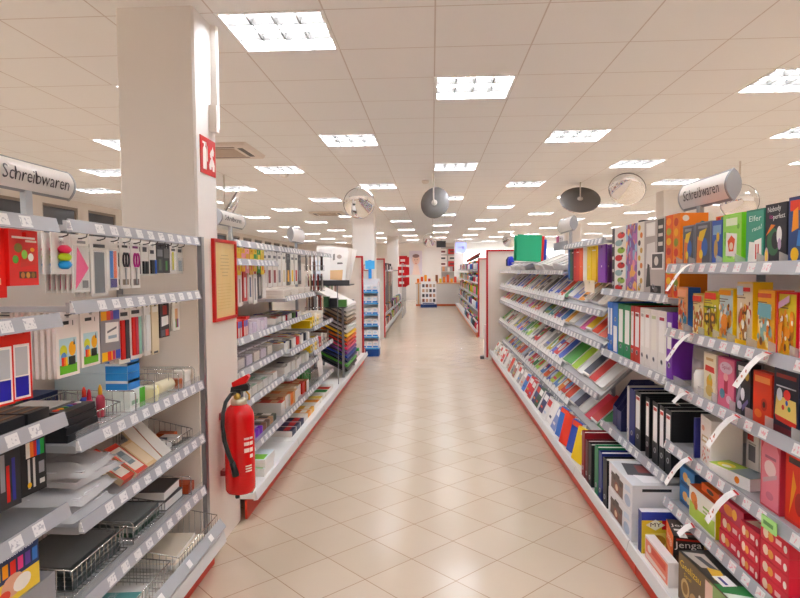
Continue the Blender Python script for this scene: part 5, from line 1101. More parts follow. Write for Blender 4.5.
# price talkers clipped to the rails
def talker(y, z, label, dx=0, tilt=.5, w=.055, L=.13):
    t = empty('price_flag', (1.2-.012, y, z), 0, label, 'price tag', 'white price flags on the game shelves')
    m = MB(); m.M = Matrix.Rotation(R(-8), 4, 'Z')
    prof = [(-.003, .02), (-.02, .016), (-.04, .004), (-.07, -.03), (-.115*L/.13, -L*.8)]
    vs_, fs_ = [], []
    for p in prof: vs_ += [(p[0], -w/2, p[1]), (p[0], w/2, p[1]), (p[0]+.0012, -w/2, p[1]+.0005), (p[0]+.0012, w/2, p[1]+.0005)]
    for i in range(len(prof)-1): a = 4*i; fs_ += [(a, a+1, a+5, a+4), (a+2, a+6, a+7, a+3), (a, a+4, a+6, a+2), (a+1, a+3, a+7, a+5)]
    m.add(vs_, fs_, '#f2efed'); part(m, 'paper_strip', t)
    m = MB(); m.M = Matrix.Rotation(R(-8), 4, 'Z')
    m.quad([(-.0215, -w/2, .0145), (-.0215, w/2, .0145), (-.0045, w/2, .021), (-.0045, -w/2, .021)], '#c83040')
    rn = random.Random(int(y*77))
    for i in range(5):
        a = rn.uniform(-.6, .6)*w/2; f = rn.uniform(.15, .8); x = -.07 - (.115*L/.13 - .07)*f - .0009; zz = -.03 - (L*.8-.03)*f
        m.quad([(x-.0012, a-.005, zz-.004), (x-.0012, a+.005, zz-.004), (x, a+.005, zz+.005), (x, a-.005, zz+.005)], rn.choice(['#c84a3a', '#8a3a2a', '#d88a6a']))
    part(m, 'lettering', t)
    return t
talker(2.87, 1.60, 'white price flag hanging from the top game shelf in front of the second shelf boxes')
talker(2.86, 1.28, 'white price flag hanging from the second game shelf before the cream game box')
talker(2.22, 1.28, 'white price flag hanging from the second game shelf over the orange-red box')
talker(2.43, 1.005, 'white price flag hanging from the third game shelf over the flat puzzle box')
talker(2.86, .705, 'white price flag hanging from the fourth game shelf over the blue pair of boxes')
talker(2.43, .705, 'white price flag hanging from the fourth game shelf over the pink-red boxes')
talker(2.9, 1.005, 'small curled price flag at the end of the third game shelf', L=.05)
talker(2.82, .41, 'small curled price flag on the lowest steel game shelf', L=.04)
m = MB(); m.box(-.006, 0, -.045, .045, -.022, .022, '#a8d88a'); m.box(-.0068, -.006, -.03, .03, -.006, .008, '#5a8a4a'); tag(m.build('green_price_card'), 'pale green price card on the fourth game shelf rail', 'price tag').location = (1.17, 2.17, .705)
# clear wire stops on game shelves
for k, z in enumerate(ZT):
    for i in range(7):
        m = MB(); m.prism([(.0, 0), (.09, 0), (0, .05)], 'x', 0, .0025, 'frosted_plastic'); 
        m = MB(); m.add([(0, 0, 0), (0, .09, 0), (0, .09, .012), (0, .0, .055), (.003, 0, 0), (.003, .09, 0), (.003, .09, .012), (.003, 0, .055)], [(0, 1, 2, 3), (4, 7, 6, 5), (0, 3, 7, 4), (3, 2, 6, 7), (2, 1, 5, 6), (0, 4, 5, 1)], 'frosted_plastic')
        if k < 3: place(m.build('shelf_stop'), 1, [2.987, 2.706, 2.54, 2.374, 2.225, 2.05, 3.135][i] if k == 0 else ([3.035, 2.873, 2.727, 2.6, 2.44, 2.285, 2.15][i] if k == 1 else [3.15, 2.864, 2.725, 2.565, 2.44, 2.296, 2.13][i]), .012, z, 'clear plastic shelf stop, %s along the %s game shelf' % (nth(i), ['top', 'second', 'third'][k]), 'shelf stop', 'clear shelf stops')
# base shelf of the game bay and the binder bay
def case_box(z, h, label, y=3.43, d=-.165):
    t = empty('tool_case_box'); w = .42
    m = MB(); m.box(-w/2, w/2, 0, .28, 0, h, {'*': '#e9e7ea', 't': '#d8d8dc', 'l': '#e4e2e4', 'r': '#e4e2e4'})
    art(m, w, h, [('r', .02, .03, .98, .97, '#e2e0e4'), ('p', [(.1, .12), (.62, .1), (.64, .7), (.12, .72)], '#6a5248'), ('p', [(.1, .58), (.64, .56), (.64, .72), (.12, .74)], '#54403a'), ('r', .2, .5, .3, .62, '#3a2c28'), ('r', .48, .48, .58, .6, '#3a2c28'), ('c', .36, .3, .1, .2, '#8a4a3a'), ('c', .36, .3, .06, .12, '#e2c8a8'), ('p', [(.3, .74), (.5, .73), (.48, .82), (.32, .83)], '#3a2c28'), ('c', .82, .3, .12, .2, '#a8b8d0'), ('p', [(.7, .6), (.95, .65), (.9, .85), (.72, .8)], '#c8d4e4')])
    M0 = m.M; m.M = Matrix(((1, 0, 0, 0), (0, 0, 1, 0), (0, -1, 0, h+.0003), (0, 0, 0, 1))); art(m, w, .28, [('p', [(.1, .2), (.6, .1), (.7, .8), (.2, .9)], '#3a3a42'), ('p', [(.2, .4), (.5, .35), (.55, .6), (.25, .65)], '#7a3a3a'), ('p', [(.6, .2), (.9, .25), (.9, .9), (.7, .85)], '#f0eef0')]); m.M = M0
    part(m, 'carton', t)
    m = MB(); m.M = Matrix.Translation((w/2, 0, 0)) @ Matrix.Rotation(PI/2, 4, 'Z'); m.quad([(.05, -.0008, h*.78), (.2, -.0008, h*.78), (.2, -.0008, h*.88), (.05, -.0008, h*.88)], '#2a2a2e'); part(m, 'side_label', t)
    return place(t, 1, y, d, z, label, 'box', 'white boxes picturing a brown case')
case_box(.166, .152, 'lower white box picturing a brown case on the base shelf', 3.435)
case_box(.32, .152, 'upper white box picturing a brown case, top showing dark photo, on the base shelf', 3.425)
def facing_cam(name, x, y, z, w, h, dp, k, shapes, label, cat, rz=0, tx=0):
    m = MB(); m.box(-w/2, w/2, 0, dp, 0, h, k); art(m, w, h, shapes); o = m.build(name); o.location = (x, y, z); o.rotation_euler = (tx, 0, rz); return tag(o, label, cat)
facing_cam('game_box', 1.245, 3.1, .166, .4, .212, .05, {'*': '#2a3a7a', 't': '#e8e4ea'}, [('r', 0, .8, 1, 1, '#3a4aa0'), ('r', 0, 0, 1, .8, '#d8c84a'), ('r', .25, .58, 1, .8, '#c0282e'), ('p', [(.05, .69), (.17, .56), (.29, .69), (.17, .82)], '#e8f0d8'), ('t', .17, .65, .1, 'MY', '#1a1a1e', .14), ('t', .62, .63, .12, 'MONOPOLY', '#f4efec', .64), ('r', .05, .1, .3, .5, '#e8dc7a'), ('c', .2, .3, .1, .15, '#b88a3a'), ('r', .35, .05, .6, .4, '#8a9a6a'), ('r', .5, .1, .9, .5, '#e8b86a'), ('r', .02, .0, .22, .12, '#c8a82a')], 'board game box with a red band reading MY MONOPOLY on the base shelf', 'game')
gbox(2.76, 3.06, .166, .115, .045, {'*': '#efe8e4', 't': '#ece6e2'}, [('r', .02, .06, .98, .9, '#e8907a'), ('p', [(.05, .1), (.9, .16), (.9, .3), (.05, .34)], '#f0d8cc'), ('r', .3, .5, .9, .8, '#d8563a'), ('c', .2, .6, .08, .15, '#f2e0d4')], 'salmon and white flat game box on edge in front of the MY MONOPOLY box', d=-.15, name='flat_game')
t = facing_cam('game_box', 1.17, 2.84, .166, .13, .2, .2, {'*': '#2a2422', 'l': '#d8641e'}, [('r', .0, .0, 1, 1, '#241e1c'), ('t', .5, .74, .15, 'Jenga', '#f0e8e0', .86, .06), ('r', .1, .9, .9, .94, '#c83a2a'), ('p', [(.1, .05), (.9, .05), (.9, .55), (.1, .55)], '#4a2e1e')], 'orange-sided black game box reading Jenga on the base shelf', 'game', R(-12))
m = MB(); m.M = Matrix.Translation((-.0655, .1, 0)) @ Matrix.Rotation(-PI/2, 4, 'Z')
art(m, .2, .2, [('r', .02, .0, .98, 1, '#e2702a'), ('t', .5, .66, .2, 'Jenga', '#f6ece2', .7), ('r', .1, .1, .9, .2, '#f0a85a'), ('r', .1, .26, .9, .36, '#c8621e'), ('r', .1, .42, .9, .52, '#f0b06a')]); o = part(m, 'side_lettering', t)
m = MB(); m.M = Matrix(((1, 0, 0, 0), (0, 0, 1, 0), (0, -1, 0, .2004), (0, 0, 0, 1))); art(m, .13, .2, [('r', .04, .03, .96, .97, '#3a2e28'), ('t', .5, .55, .16, 'Jenga', '#f4ece4', .86), ('r', .1, .3, .9, .4, '#f0e8e0'), ('r', .15, .12, .8, .2, '#c8402a')]); part(m, 'top_lettering', t)
t = empty('game_box', (1.085, 2.43, .166), R(-86), 'brown game box with golden lettering in front of the orange-sided box', 'game')
m = MB(); m.box(-.26, .26, 0, .2, 0, .205, {'*': '#5c4a36', 't': '#2a2420', 'r': '#3a5a3a'})
art(m, .52, .205, [('r', .01, .02, .99, .98, '#6a563e'), ('c', .12, .34, .07, .2, '#c8ac7a'), ('c', .12, .34, .045, .13, '#8a6a3a'), ('c', .26, .2, .07, .2, '#b8986a'), ('c', .26, .2, .04, .12, '#dcc096'), ('t', .2, .72, .16, 'Geelizau', '#e2c03a', .34), ('t', .16, .58, .08, 'Spiel', '#d8b43a', .12), ('c', .36, .46, .02, .05, '#e8dccc'), ('r', .5, .02, .98, .98, '#8aa06a'), ('c', .62, .4, .1, .25, '#d88a5a'), ('c', .8, .6, .12, .3, '#5a8a4a'), ('r', .44, .55, .55, .95, '#d8b0a0')])
m.M = Matrix(((1, 0, 0, 0), (0, 0, 1, 0), (0, -1, 0, .2053), (0, 0, 0, 1)))
art(m, .52, .2, [('r', .0, .0, 1, 1, '#26221e'), ('p', [(.02, .05), (.3, .1), (.34, .4), (.08, .45)], '#b8b0a8'), ('p', [(.1, .2), (.5, .3), (.52, .42), (.12, .32)], '#4a4a52'), ('p', [(.05, .75), (.55, .62), (.6, .78), (.1, .95)], '#d8a02a'), ('p', [(.3, .2), (.5, .1), (.56, .3), (.36, .4)], '#d8b03a'), ('p', [(.55, .0), (1, .0), (1, 1), (.66, 1)], '#2f7a44'), ('p', [(.68, .0), (.78, .0), (.92, 1), (.84, 1)], '#d8e4d8'), ('r', .44, .12, .6, .4, '#f0ecea'), ('r', .46, .2, .58, .26, '#4a4a8a')]); m.M = None
part(m, 'carton', t)
# ------------------------------------------------------------------ ring binders
def binder(y0, y1, z, h, dp, k, label, d=.03, lab='#f2efec', labz=(.3, .85), hole=.2, group=None, mark=None, inner='#e8e4de', name='ring_binder'):
    w = abs(y1-y0) - .003; t = empty(name)
    m = MB(); th = .003
    m.box(-w/2, w/2, 0, th, 0, h, k); m.box(-w/2, -w/2+th, th, dp, 0, h, k); m.box(w/2-th, w/2, th, dp, 0, h, k); part(m, 'cover', t)
    m = MB(); m.box(-w/2+.006, w/2-.006, .02, dp-.012, .004, h-.012, inner); part(m, 'pages', t)
    if lab:
        m = MB(); m.box(-w*.33, w*.33, -.0012, -.0002, h*labz[0], h*labz[1], lab)
        if mark: m.box(-w*.28, w*.28, -.0016, -.0012, h*(labz[1]-.07), h*(labz[1]-.02), mark)
        part(m, 'spine_label', t, 'white spine label')
    m = MB(); r = min(.013, w*.3)
    m.tube([(r*math.cos(2*PI*i/14), -.001, h*hole + r*math.sin(2*PI*i/14)) for i in range(14)], .0022, '#b8b8bc:metal', 5, True)
    m.disc(0, h*hole, r*.85, r*.85, -.0004, '#141416', 14); part(m, 'finger_hole', t)
    return place(t, 1, (y0+y1)/2, d, z, label, 'binder', group)
ZC = 1.026
B_ = '#3f78c4'; G_ = '#2e8a5a'; Rr = '#c83a28'; Wt = '#eae4de'
binder(4.33, 4.385, ZC, .345, .29, B_, 'narrow blue ring binder farthest from the purple one', labz=(.35, .88))
binder(4.265, 4.328, ZC, .345, .29, B_, 'blue ring binder second from the sloping paper shelves', labz=(.35, .88))
binder(4.145, 4.262, ZC, .345, .29, B_, 'wide blue ring binder with its label low, next to the green ones', labz=(.05, .55), hole=.68)
binder(4.02, 4.142, ZC, .345, .29, G_, 'green ring binder next to the blue ones', labz=(.28, .9))
binder(3.885, 4.017, ZC, .345, .29, G_, 'green ring binder next to the red ones', labz=(.28, .9))
binder(3.815, 3.882, ZC, .345, .29, Rr, 'red ring binder next to the green ones', labz=(.3, .9), mark='#e8d0c8')
binder(3.71, 3.812, ZC, .345, .29, Rr, 'red ring binder next to the white ones', labz=(.3, .9), mark='#8a3a3a')
for i, (a, b) in enumerate(((3.632, 3.707), (3.54, 3.63), (3.425, 3.537), (3.30, 3.422))):
    binder(a, b, ZC, .345, .29, Wt, 'white ring binder, %s' % ['next to the red ones', 'second from the red ones', 'third from the red ones, with a pale leaf mark', 'next to the purple one, with a red label mark'][i], lab=['#f4f0ec', '#f4f0ec', '#efeae0', '#f4f0ec'][i], labz=(.35, .92), mark=['#b8b0a8', '#c84a3a', '#c8d0a0', '#b02a4a'][i])
binder(3.215, 3.297, ZC, .345, .29, '#7c3fa6', 'purple ring binder beside the clear orange bag', labz=(.45, .85))
# black binders below
ZK = .516
t = empty('magazine_file'); m = MB()
m.prism([(0, 0), (.25, 0), (.25, .31), (.12, .31), (0, .13)], 'x', -.045, -.041, '#26264e'); m.prism([(0, 0), (.25, 0), (.25, .31), (.12, .31), (0, .13)], 'x', .041, .045, '#26264e'); part(m, 'side_wall', t)
m = MB(); m.box(-.041, .041, 0, .004, 0, .13, '#2a2a56'); part(m, 'front_wall', t)
m = MB(); m.box(-.041, .041, 0, .25, 0, .004, '#22224a'); part(m, 'floor_plate', t)
m = MB(); m.box(-.041, .041, .246, .25, .004, .31, '#22224a'); part(m, 'rear_wall', t)
place(t, 1, 4.17, .05, ZK, 'dark blue open magazine file beside the pale binder on the lower binder shelf', 'file')
t2 = dup(t, spot(1, 4.3, .06, ZK), None, 'second dark blue magazine file, farther from the black binders')
binder(3.905, 3.94, ZK, .345, .28, '#cfc8c0', 'thin pale grey binder beside the blue one on the lower binder shelf', lab=None, hole=.2)
binder(3.79, 3.895, ZK, .34, .28, '#23306e', 'navy blue ring binder next to the black ones', lab=None)
for i, (a, b) in enumerate(((3.68, 3.785), (3.535, 3.60), (3.4, 3.49), (3.31, 3.385), (3.215, 3.30))):
    binder(a, b, ZK, .345, .29, '#1d1d20', 'black ring binder, %s' % ['next to the navy one', 'second from the navy one', 'third from the navy one', 'fourth from the navy one', 'fifth from the navy one, nearest the game boxes'][i], labz=(.36, .93), mark='#c84a42', hole=.22)
# binders on the base shelf
for i, (a, b, k, h, cn) in enumerate(((4.22, 4.3, '#8a1626', .315, 'dark red ring binder, tallest at the back of the base shelf'), (4.13, 4.2, '#5a1622', .28, 'wine-red ring binder beside the black one on the base shelf'), (4.04, 4.12, '#1e1e22', .28, 'black ring binder before the green one on the base shelf'), (3.88, 3.96, '#1f7a4e', .31, 'green ring binder on the base shelf'), (3.79, 3.87, '#23306e', .3, 'navy ring binder beside the green one on the base shelf'), (3.68, 3.77, '#1a1a1e', .29, 'black ring binder next to the white case boxes on the base shelf'))):
    binder(a, b, .166, h, .27, k, cn, d=-.165, lab=None, inner='#d8d2cc')
# patterned boxes on the top binder shelf
def pbox(y0, y1, k, shapes, label, h=.435, dp=.14, side=None, name='pattern_box', near=()):
    w = abs(y1-y0)-.003; t = empty(name)
    m = MB(); m.box(-w/2, w/2, 0, dp, 0, h, {'*': side or k, 'f': k}); art(m, w, h, shapes)
    m.M = Matrix.Translation((w/2, dp/2, 0)) @ Matrix.Rotation(PI/2, 4, 'Z'); art(m, dp, h, near); m.M = None; part(m, 'body', t)
    m = MB(); m.tube([(.014*math.cos(2*PI*i/12), -.003, h*.12 + .014*math.sin(2*PI*i/12)) for i in range(12)], .002, '#b8b8bc:metal', 5, True); part(m, 'grip_ring', t)
    return place(t, 1, (y0+y1)/2, .06, 1.446, label, 'box', 'patterned storage boxes')
pbox(4.09, 4.335, '#e8e2da', [(q, .5+.18*((i % 2)*2-1)*.6, .06+.115*i, .34, .048, ['#c8282a', '#8aa82a', '#8aa8a8', '#c8322a'][i % 4]) for i, q in enumerate('c'*8)] + [('c', .72, .09+.115*i, .08, .018, '#2a2a2a') for i in range(8)], 'white patterned box with red and green dinosaur shapes on the top binder shelf')
pbox(4.34, 4.395, '#3a3236', [('r', .1, .1*i, .9, .1*i+.05, '#e8e0da') for i in range(1, 9, 2)], 'narrow black and white box at the far end of the top binder shelf')
pbox(3.87, 4.087, 'busy_gift', [], 'violet and rose patterned box on the top binder shelf', side='#8a5a9a')
pbox(3.745, 3.867, '#ece4d8', [('c', .5+.15*((i % 2)*2-1), .08+.105*i, .2, .04, ['#d8b03a', '#c8a050', '#3a3232', '#d8863a'][i % 4]) for i in range(9)], 'cream patterned box with yellow animals on the top binder shelf')
pbox(3.41, 3.742, '#c8beb8', [('r', .02, .02, .98, .98, '#b8aca6'), ('r', .1, .78, .55, .96, '#efeae6'), ('r', .15, .8, .5, .94, '#f6f2ee'), ('r', .66, .55, .95, .98, '#2e2828'), ('r', .7, .86, .9, .9, '#d8d0ca'), ('r', .7, .76, .9, .8, '#d8d0ca'), ('r', .7, .64, .9, .69, '#d8d0ca'), ('p', [(.1, .35), (.6, .4), (.55, .7), (.15, .68)], '#e2dcd8'), ('r', .38, .34, .95, .56, '#efe9e4'), ('r', .42, .36, .9, .54, '#4a4242'), ('c', .62, .45, .1, .06, '#d8d0c8'), ('p', [(.12, .1), (.36, .12), (.3, .4), (.2, .42)], '#3a3230'), ('r', .35, .03, .85, .13, '#1e1a1a'), ('c', .6, .08, .1, .035, '#6a6260')], 'black and white photo patterned box on the top binder shelf', side='#3a3434')
pbox(3.31, 3.405, '#e2681e', [('c', .5, .08+.12*i, .35, .045, ['#c83a1e', '#e8c03a', '#a8b03a', '#f0a02a'][i % 4]) for i in range(8)], 'narrow orange box with red dots next to the photo box')
pbox(3.212, 3.307, '#e8861e', [('c', .5, .06+.12*i, .3, .05, ['#d83a1e', '#8a9a2a', '#f2b42a', '#c84a1e'][i % 4]) for i in range(8)], 'orange box with large dots on the top binder shelf', near=[('c', .2+.3*(j % 3), .52+.07*j, .12, .035, ['#d83a1e', '#e8d03a', '#5a8a3a', '#f2b42a', '#c84a1e', '#3a7a8a', '#e8e0d0'][j]) for j in range(7)])
m = MB(); m.box(-.16, .16, 0, .06, 0, .25, '#d8862a'); art(m, .32, .25, [('r', .05+.12*i, .8, .15+.12*i, .98, ['#c8322a', '#3a8a5a', '#e8c83a', '#d85a2a', '#6a8a3a', '#e8a03a', '#c83a2a', '#e8d03a'][i]) for i in range(8)])
place(m.build('game_box'), 1, 2.97, .2, ZT[0], 'wide orange box with a colourful top strip behind the grey game boxes', 'game')
# ------------------------------------------------------------------ pads on the sloping shelves
def slope_pad(y, d, z, w, L, th, k, shapes, label, cat, ang=30, extra=0, name='writing_pad', group=None, edge='#f0ece8'):
    m = MB(); m.box(-w/2, w/2, 0, th, 0, L, {'*': edge, 'f': k, 't': k})
    art(m, w, L, shapes)
    o = m.build(name)
    return place(o, 1, y, d, z, label, cat, group, extra, -R(90-ang))
# a pad lies on the slope: its front face looks up; thickness below it
TIER = [(1.57, 22, 'top'), (1.285, 42, 'second'), (1.05, 42, 'third'), (.69, 42, 'fourth'), (.32, 42, 'fifth')]
PAL = {
 1: [('#c8b8a8', 'brown-grey'), ('#6a5a50', 'dark brown'), ('#b8a898', 'taupe'), ('#e8a02a', 'orange-yellow'), ('#6a7ab8', 'violet-blue'), ('#e8e4e0', 'white'), ('#3a9a4a', 'green'), ('#e2582a', 'orange-red'), ('#2a5ac0', 'blue'), ('#efece8', 'snow-white'), ('#3a6ac8', 'bright blue'), ('#1e1e22', 'black')],
 2: [('#e07a6a', 'coral'), ('#e2502a', 'orange-red'), ('#f0d42a', 'yellow'), ('#d86aa8', 'pink'), ('#b8c0d8', 'pale blue'), ('#f0ece8', 'white'), ('#e8b03a', 'amber'), ('#4a8ac8', 'sky blue'), ('#5a4a9a', 'violet'), ('#c8382a', 'red'), ('#4a9a9a', 'teal'), ('#8a9a3a', 'olive'), ('#3a3a40', 'charcoal'), ('#efeae6', 'snow-white')],
 3: [('#d8d4d0', 'pale grey'), ('#c8322a', 'red'), ('#1e2440', 'navy'), ('#e2e4e0', 'white'), ('#a8c83a', 'lime'), ('#3a8a2a', 'green'), ('#2a7a2a', 'deep green'), ('#3a5ab0', 'blue'), ('#d8402a', 'orange-red'), ('#5a6ac0', 'lilac blue'), ('#c8b02a', 'mustard'), ('#8a8a8a', 'grey'), ('#e8e2da', 'cream')],
 4: [('#9ad03a', 'light green'), ('#1f7a3a', 'green'), ('#c8282a', 'red'), ('#d83a5a', 'rose red'), ('#e8e4e2', 'white'), ('#1e2448', 'navy'), ('#b8c4d8', 'pale blue'), ('#e2582a', 'orange-red'), ('#d8301e', 'bright red'), ('#f0962a', 'orange'), ('#6a9ad0', 'sky blue'), ('#b8c83a', 'yellow-green'), ('#2a4ab0', 'blue'), ('#e8702a', 'deep orange'), ('#4a86c8', 'steel blue'), ('#eae2d2', 'cream')]}
for t_, step, w_, start in ((1, .20, .19, 4.56), (2, .197, .188, 4.53), (3, .197, .188, 4.53), (4, .19, .182, 4.53)):
    z, ang, nm = TIER[t_]
    y = start; i = 0
    d0 = [0, 0, 0, -.02, .04][t_]
    pal = PAL[t_]
    while y < 10.8:
        near = y < 6
        bound = any(abs(y - b) < .085 for b in (5.7025, 7.0025, 8.3025, 9.6025))
        if bound: y += .02; 
        c, cn = pal[i % len(pal)]
        c2 = pal[(i*3+2) % len(pal)][0]
        rn = random.Random(i*13 + t_)
        L = .27 + .015*rn.random() - (.05 if t_ == 2 - 0 and False else 0)
        th = .02 + .008*(i % 3)
        sh = []
        kind_ = i % 4
        if near and t_ in (2, 3, 4): sh = [('r', .04, .84, .96, .88, '#f2eeea')] if kind_ == 1 else ([('r', .0, .0, 1, .05, '#f4f0ec')] if kind_ == 2 else [])
        elif kind_ == 0: sh = [('r', .1, .6, .9, .85, '#f2eeea'), ('c', .5, .35, .3, .2, c2)]
        elif kind_ == 1: sh = [('r', 0, .7, 1, .95, c2), ('r', .2, .3, .8, .5, '#efe8e0')]
        elif kind_ == 2: sh = blobs(i + 60, [c2, '#f0ece8', pal[(i+4) % len(pal)][0]], 7, .05, .95, .1, .95, .2)
        else: sh = [('r', .12, .75, .6, .85, '#f4f0ec'), ('r', .12, .15, .88, .25, c2)]
        slope_pad(y, d0 + .03, z + .031 + th*(math.cos(R(ang)) + math.sin(R(ang))*.924), w_, L, th, c, sh, '%s writing pad, %s from the ring binders on the %s sloping shelf' % (cn, nth(i), nm), 'writing pad', ang, name='writing_pad', group='writing pads on the sloping shelves', extra=rn.uniform(-.015, .015))
        y += step; i += 1
# white price comb along the lips of the sloping shelves
for t_, (z, ang, nm) in enumerate(TIER):
    if t_ == 0: continue
    d0 = [0, 0, 0, -.02, .04][t_]
    for b, (y0, y1) in enumerate(((5.71, 6.99), (7.01, 8.29), (8.31, 9.59), (9.61, 10.94)) if t_ in (1, 3, 4) else ((5.71, 6.99), (7.01, 8.29), (8.31, 9.59), (9.61, 10.94))):
        m = MB(); n = 16; w = (y1-y0)/n
        for i in range(n):
            m.add([(-(y1-y0)/2 + w*i, 0, 0), (-(y1-y0)/2 + w*(i+1), 0, 0), (-(y1-y0)/2 + w*(i+1), .02, .045+.02*(i % 2)), (-(y1-y0)/2 + w*i, .02, .045+.02*(i % 2))], [(0, 1, 2, 3)], '#f1efed')
        m.box(-(y1-y0)/2, (y1-y0)/2, .0, .002, 0, .006, '#e6e4e2')
        place(m.build('label_comb'), 1, (y0+y1)/2, d0 - .002, z + .0245, 'white stepped label strip along the %s sloping shelf, %s bay from the binders' % (nm, ['second', 'third', 'fourth', 'fifth'][b]), 'label strip', 'white stepped label strips')
# hanging folders
FO = [('#7c3f9e', 'purple', 4.585, .2), ('#f0c81e', 'golden yellow', 4.80, .13), ('#f0d22a', 'yellow', 4.945, .13), ('#efe8e0', 'white', 5.085, .12), ('#e8641e', 'orange', 5.215, .11), ('#d8281e', 'red', 5.325, .105), ('#c8241e', 'deep red', 5.43, .1), ('#1e1e20', 'black', 5.515, .06)]
for i, (c, cn, y, w) in enumerate(FO):
    hang(1, y, 1.765, w, .265, c, [('r', .06, .9, .94, .93, '#f2eee8')] if i % 2 else [('c', .5, .45, .06, .03, '#e8e4e0')], 4, '%s hanging folder on the bar above the sloping shelves' % cn, 'hanging_folder', 'folder', step=.05, d=.04, th=.012)
for i, (c, cn, y, w) in enumerate((('#1f5a3e', 'dark green', 5.583, .07), ('#2a64a8', 'blue', 5.658, .07))):
    hang(1, y, 1.765, w, .26, c, [], 3, '%s hanging folder at the far end of the folder bar' % cn, 'hanging_folder', 'folder', step=.05, d=.04, th=.012)
e = empty('folder_bar', (1.3, 6.0, 1.83), 0, 'grey header bar over the far hanging folders', 'bar')
m = MB(); m.box(-.075, -.06, -.29, .3, -.045, .03, '#9a9ca2'); part(m, 'header', e)
for y in (-.2, .2): m = MB(); m.box(-.06, .36, y-.008, y+.008, -.04, -.025, 'alu'); part(m, 'arm', e)
e = empty('display_rod', (1.5, 4.75, 1.78), 0, 'dark slanted display arm above the purple folder', 'display arm')
m = MB(); m.tube([(0, -.3, .12), (0, .2, .1)], .012, '#5a5254', 8); part(m, 'rod', e)
m = MB(); m.box(-.03, .03, -.33, -.26, .07, .16, '#2e2a2c'); part(m, 'clamp', e)
m = MB(); m.box(-.01, .01, -.3, -.28, -.05, .07, 'alu'); part(m, 'post', e)
# cream folder under the yellow ones
slope = hang(1, 4.86, 1.5, .3, .08, '#e8d8c0', [], 1, 'cream folder edge showing below the yellow hanging folders', 'hanging_sheet', 'folder', d=.02)
# clear sleeves on the top sloping shelf and upright big folders
for i in range(21):
    y = 5.82 + .19*i
    if 7.5 < y < 8.28: continue
    th = .05 + .01*(i % 3)
    slope_pad(y, .012, 1.57 + .013 + th*(math.cos(R(22)) + math.sin(R(22))*math.tan(R(22))), .17, .34, th, ['#d8d4d2', '#e2dedc', '#cfcac6', '#dcd2c8'][i % 4], [('r', .0, .9, 1, .94, '#8a8a96'), ('r', .0, .1, 1, .13, '#b8b4b4')], '%s sleeve pack, %s along the top sloping shelf' % (['silver grey', 'pale', 'grey', 'cream-grey'][i % 4], nth(i)), 'sleeve pack', 22, name='sleeve_pack', group='sleeve packs on the top sloping shelf', edge='#dedad8')
for i, (x, y, w, h, c, cn, rz, z) in enumerate(((1.2, 7.75, .3, .33, '#2f9a72', 'large green folder in front', -6, 1.70), (1.19, 7.86, .32, .32, '#3aa67e', 'large green folder behind the front one', 8, 1.70), (1.27, 7.97, .3, .33, '#c8322a', 'large red folder behind the green ones', -4, 1.70), (1.32, 8.08, .3, .29, '#2a4ab0', 'large blue folder at the back of the upright folders', -10, 1.70))):
    m = MB(); m.box(-w/2, w/2, 0, .02, 0, h, c); m.box(-w/2, w/2, .001, .019, h, h+.001, '#e8e4e0'); o = m.build('upright_folder'); o.location = (x, y, 1.703); o.rotation_euler = (R(-4), R(3), R(rz)); tag(o, cn + ' standing above the sloping shelves', 'folder')
e = empty('folder_rack', (1.24, 7.9, 1.692), 0, 'grey rack holding the large green, red and blue folders', 'rack')
m = MB(); m.box(-.2, .2, -.2, .24, -.012, 0, '#a8a8ac'); part(m, 'tray', e)
m = MB(); m.box(.02, .04, -.02, .02, -.03, 0, 'alu'); part(m, 'post', e)
for i in range(3):
    m = MB(); m.lathe([(.045, 0), (.05, .02), (.05, .1), (.02, .15)], ['#2a3ab0', '#26268a', '#1e1e22'][i], 10); o = m.build('blue_pot'); o.location = (1.26, 9.9 + .15*i, 1.66); tag(o, ['bright blue pot at the end of the top sloping shelf', 'indigo pot at the end of the top sloping shelf', 'black pot at the end of the top sloping shelf'][i], 'pot')
# base shelf below the slopes
BP = [('#f0d02a', 'yellow'), ('#2a56b0', 'blue'), ('#e2482a', 'orange-red'), ('#3a7ac8', 'sky blue'), ('#8a9ac8', 'pale blue'), ('#efece8', 'white'), ('#e2e0de', 'pale'), ('#1e2450', 'navy'), ('#23503a', 'dark green'), ('#2a2a6a', 'indigo'), ('#c8202a', 'red'), ('#d8283a', 'bright red'), ('#4a8ad0', 'light blue'), ('#c8b8b0', 'beige'), ('#9a9490', 'grey'), ('#e8e2dc', 'off-white'), ('#b06a5a', 'brick'), ('#8a8a8c', 'mid grey'), ('#d8622a', 'orange'), ('#c8c2bc', 'light grey'), ('#efebe8', 'snow-white'), ('#a89a92', 'taupe'), ('#d8301e', 'scarlet'), ('#eae6e2', 'ivory'), ('#e2dcd4', 'cream'), ('#8a7a6a', 'brown-grey'), ('#d8d2cc', 'stone grey'), ('#f2eeea', 'bright white')]
for i, (c, cn) in enumerate(BP):
    y = 4.56 + .225*i
    rn = random.Random(i + 300); near = i < 4
    L = .25 if near else .2
    slope_pad(y, -.145 + .01*(i % 2), .168 + (.03 + (0 if near else .012*(i % 3)))*(.3 if near else .45), .2, L, .03 + (0 if near else .012*(i % 3)), c, [('r', .1, .62, .9, .9, '#f2eeea' if i % 3 else '#d83a2a'), ('r', .15, .2, .6, .3, PAL[4][i % 16][0])] if not near else ([('r', .35, .8, .8, .9, '#e8e0c0')] if i == 0 else [('r', .05, .82, .95, .98, '#e2522a')]), '%s exercise book, %s from the dark red binder on the base shelf' % (cn, nth(i)), 'exercise book', 76 if near else 65, name='exercise_book', group='exercise books on the base shelf', extra=rn.uniform(-.02, .02) + (.14 if near else 0))
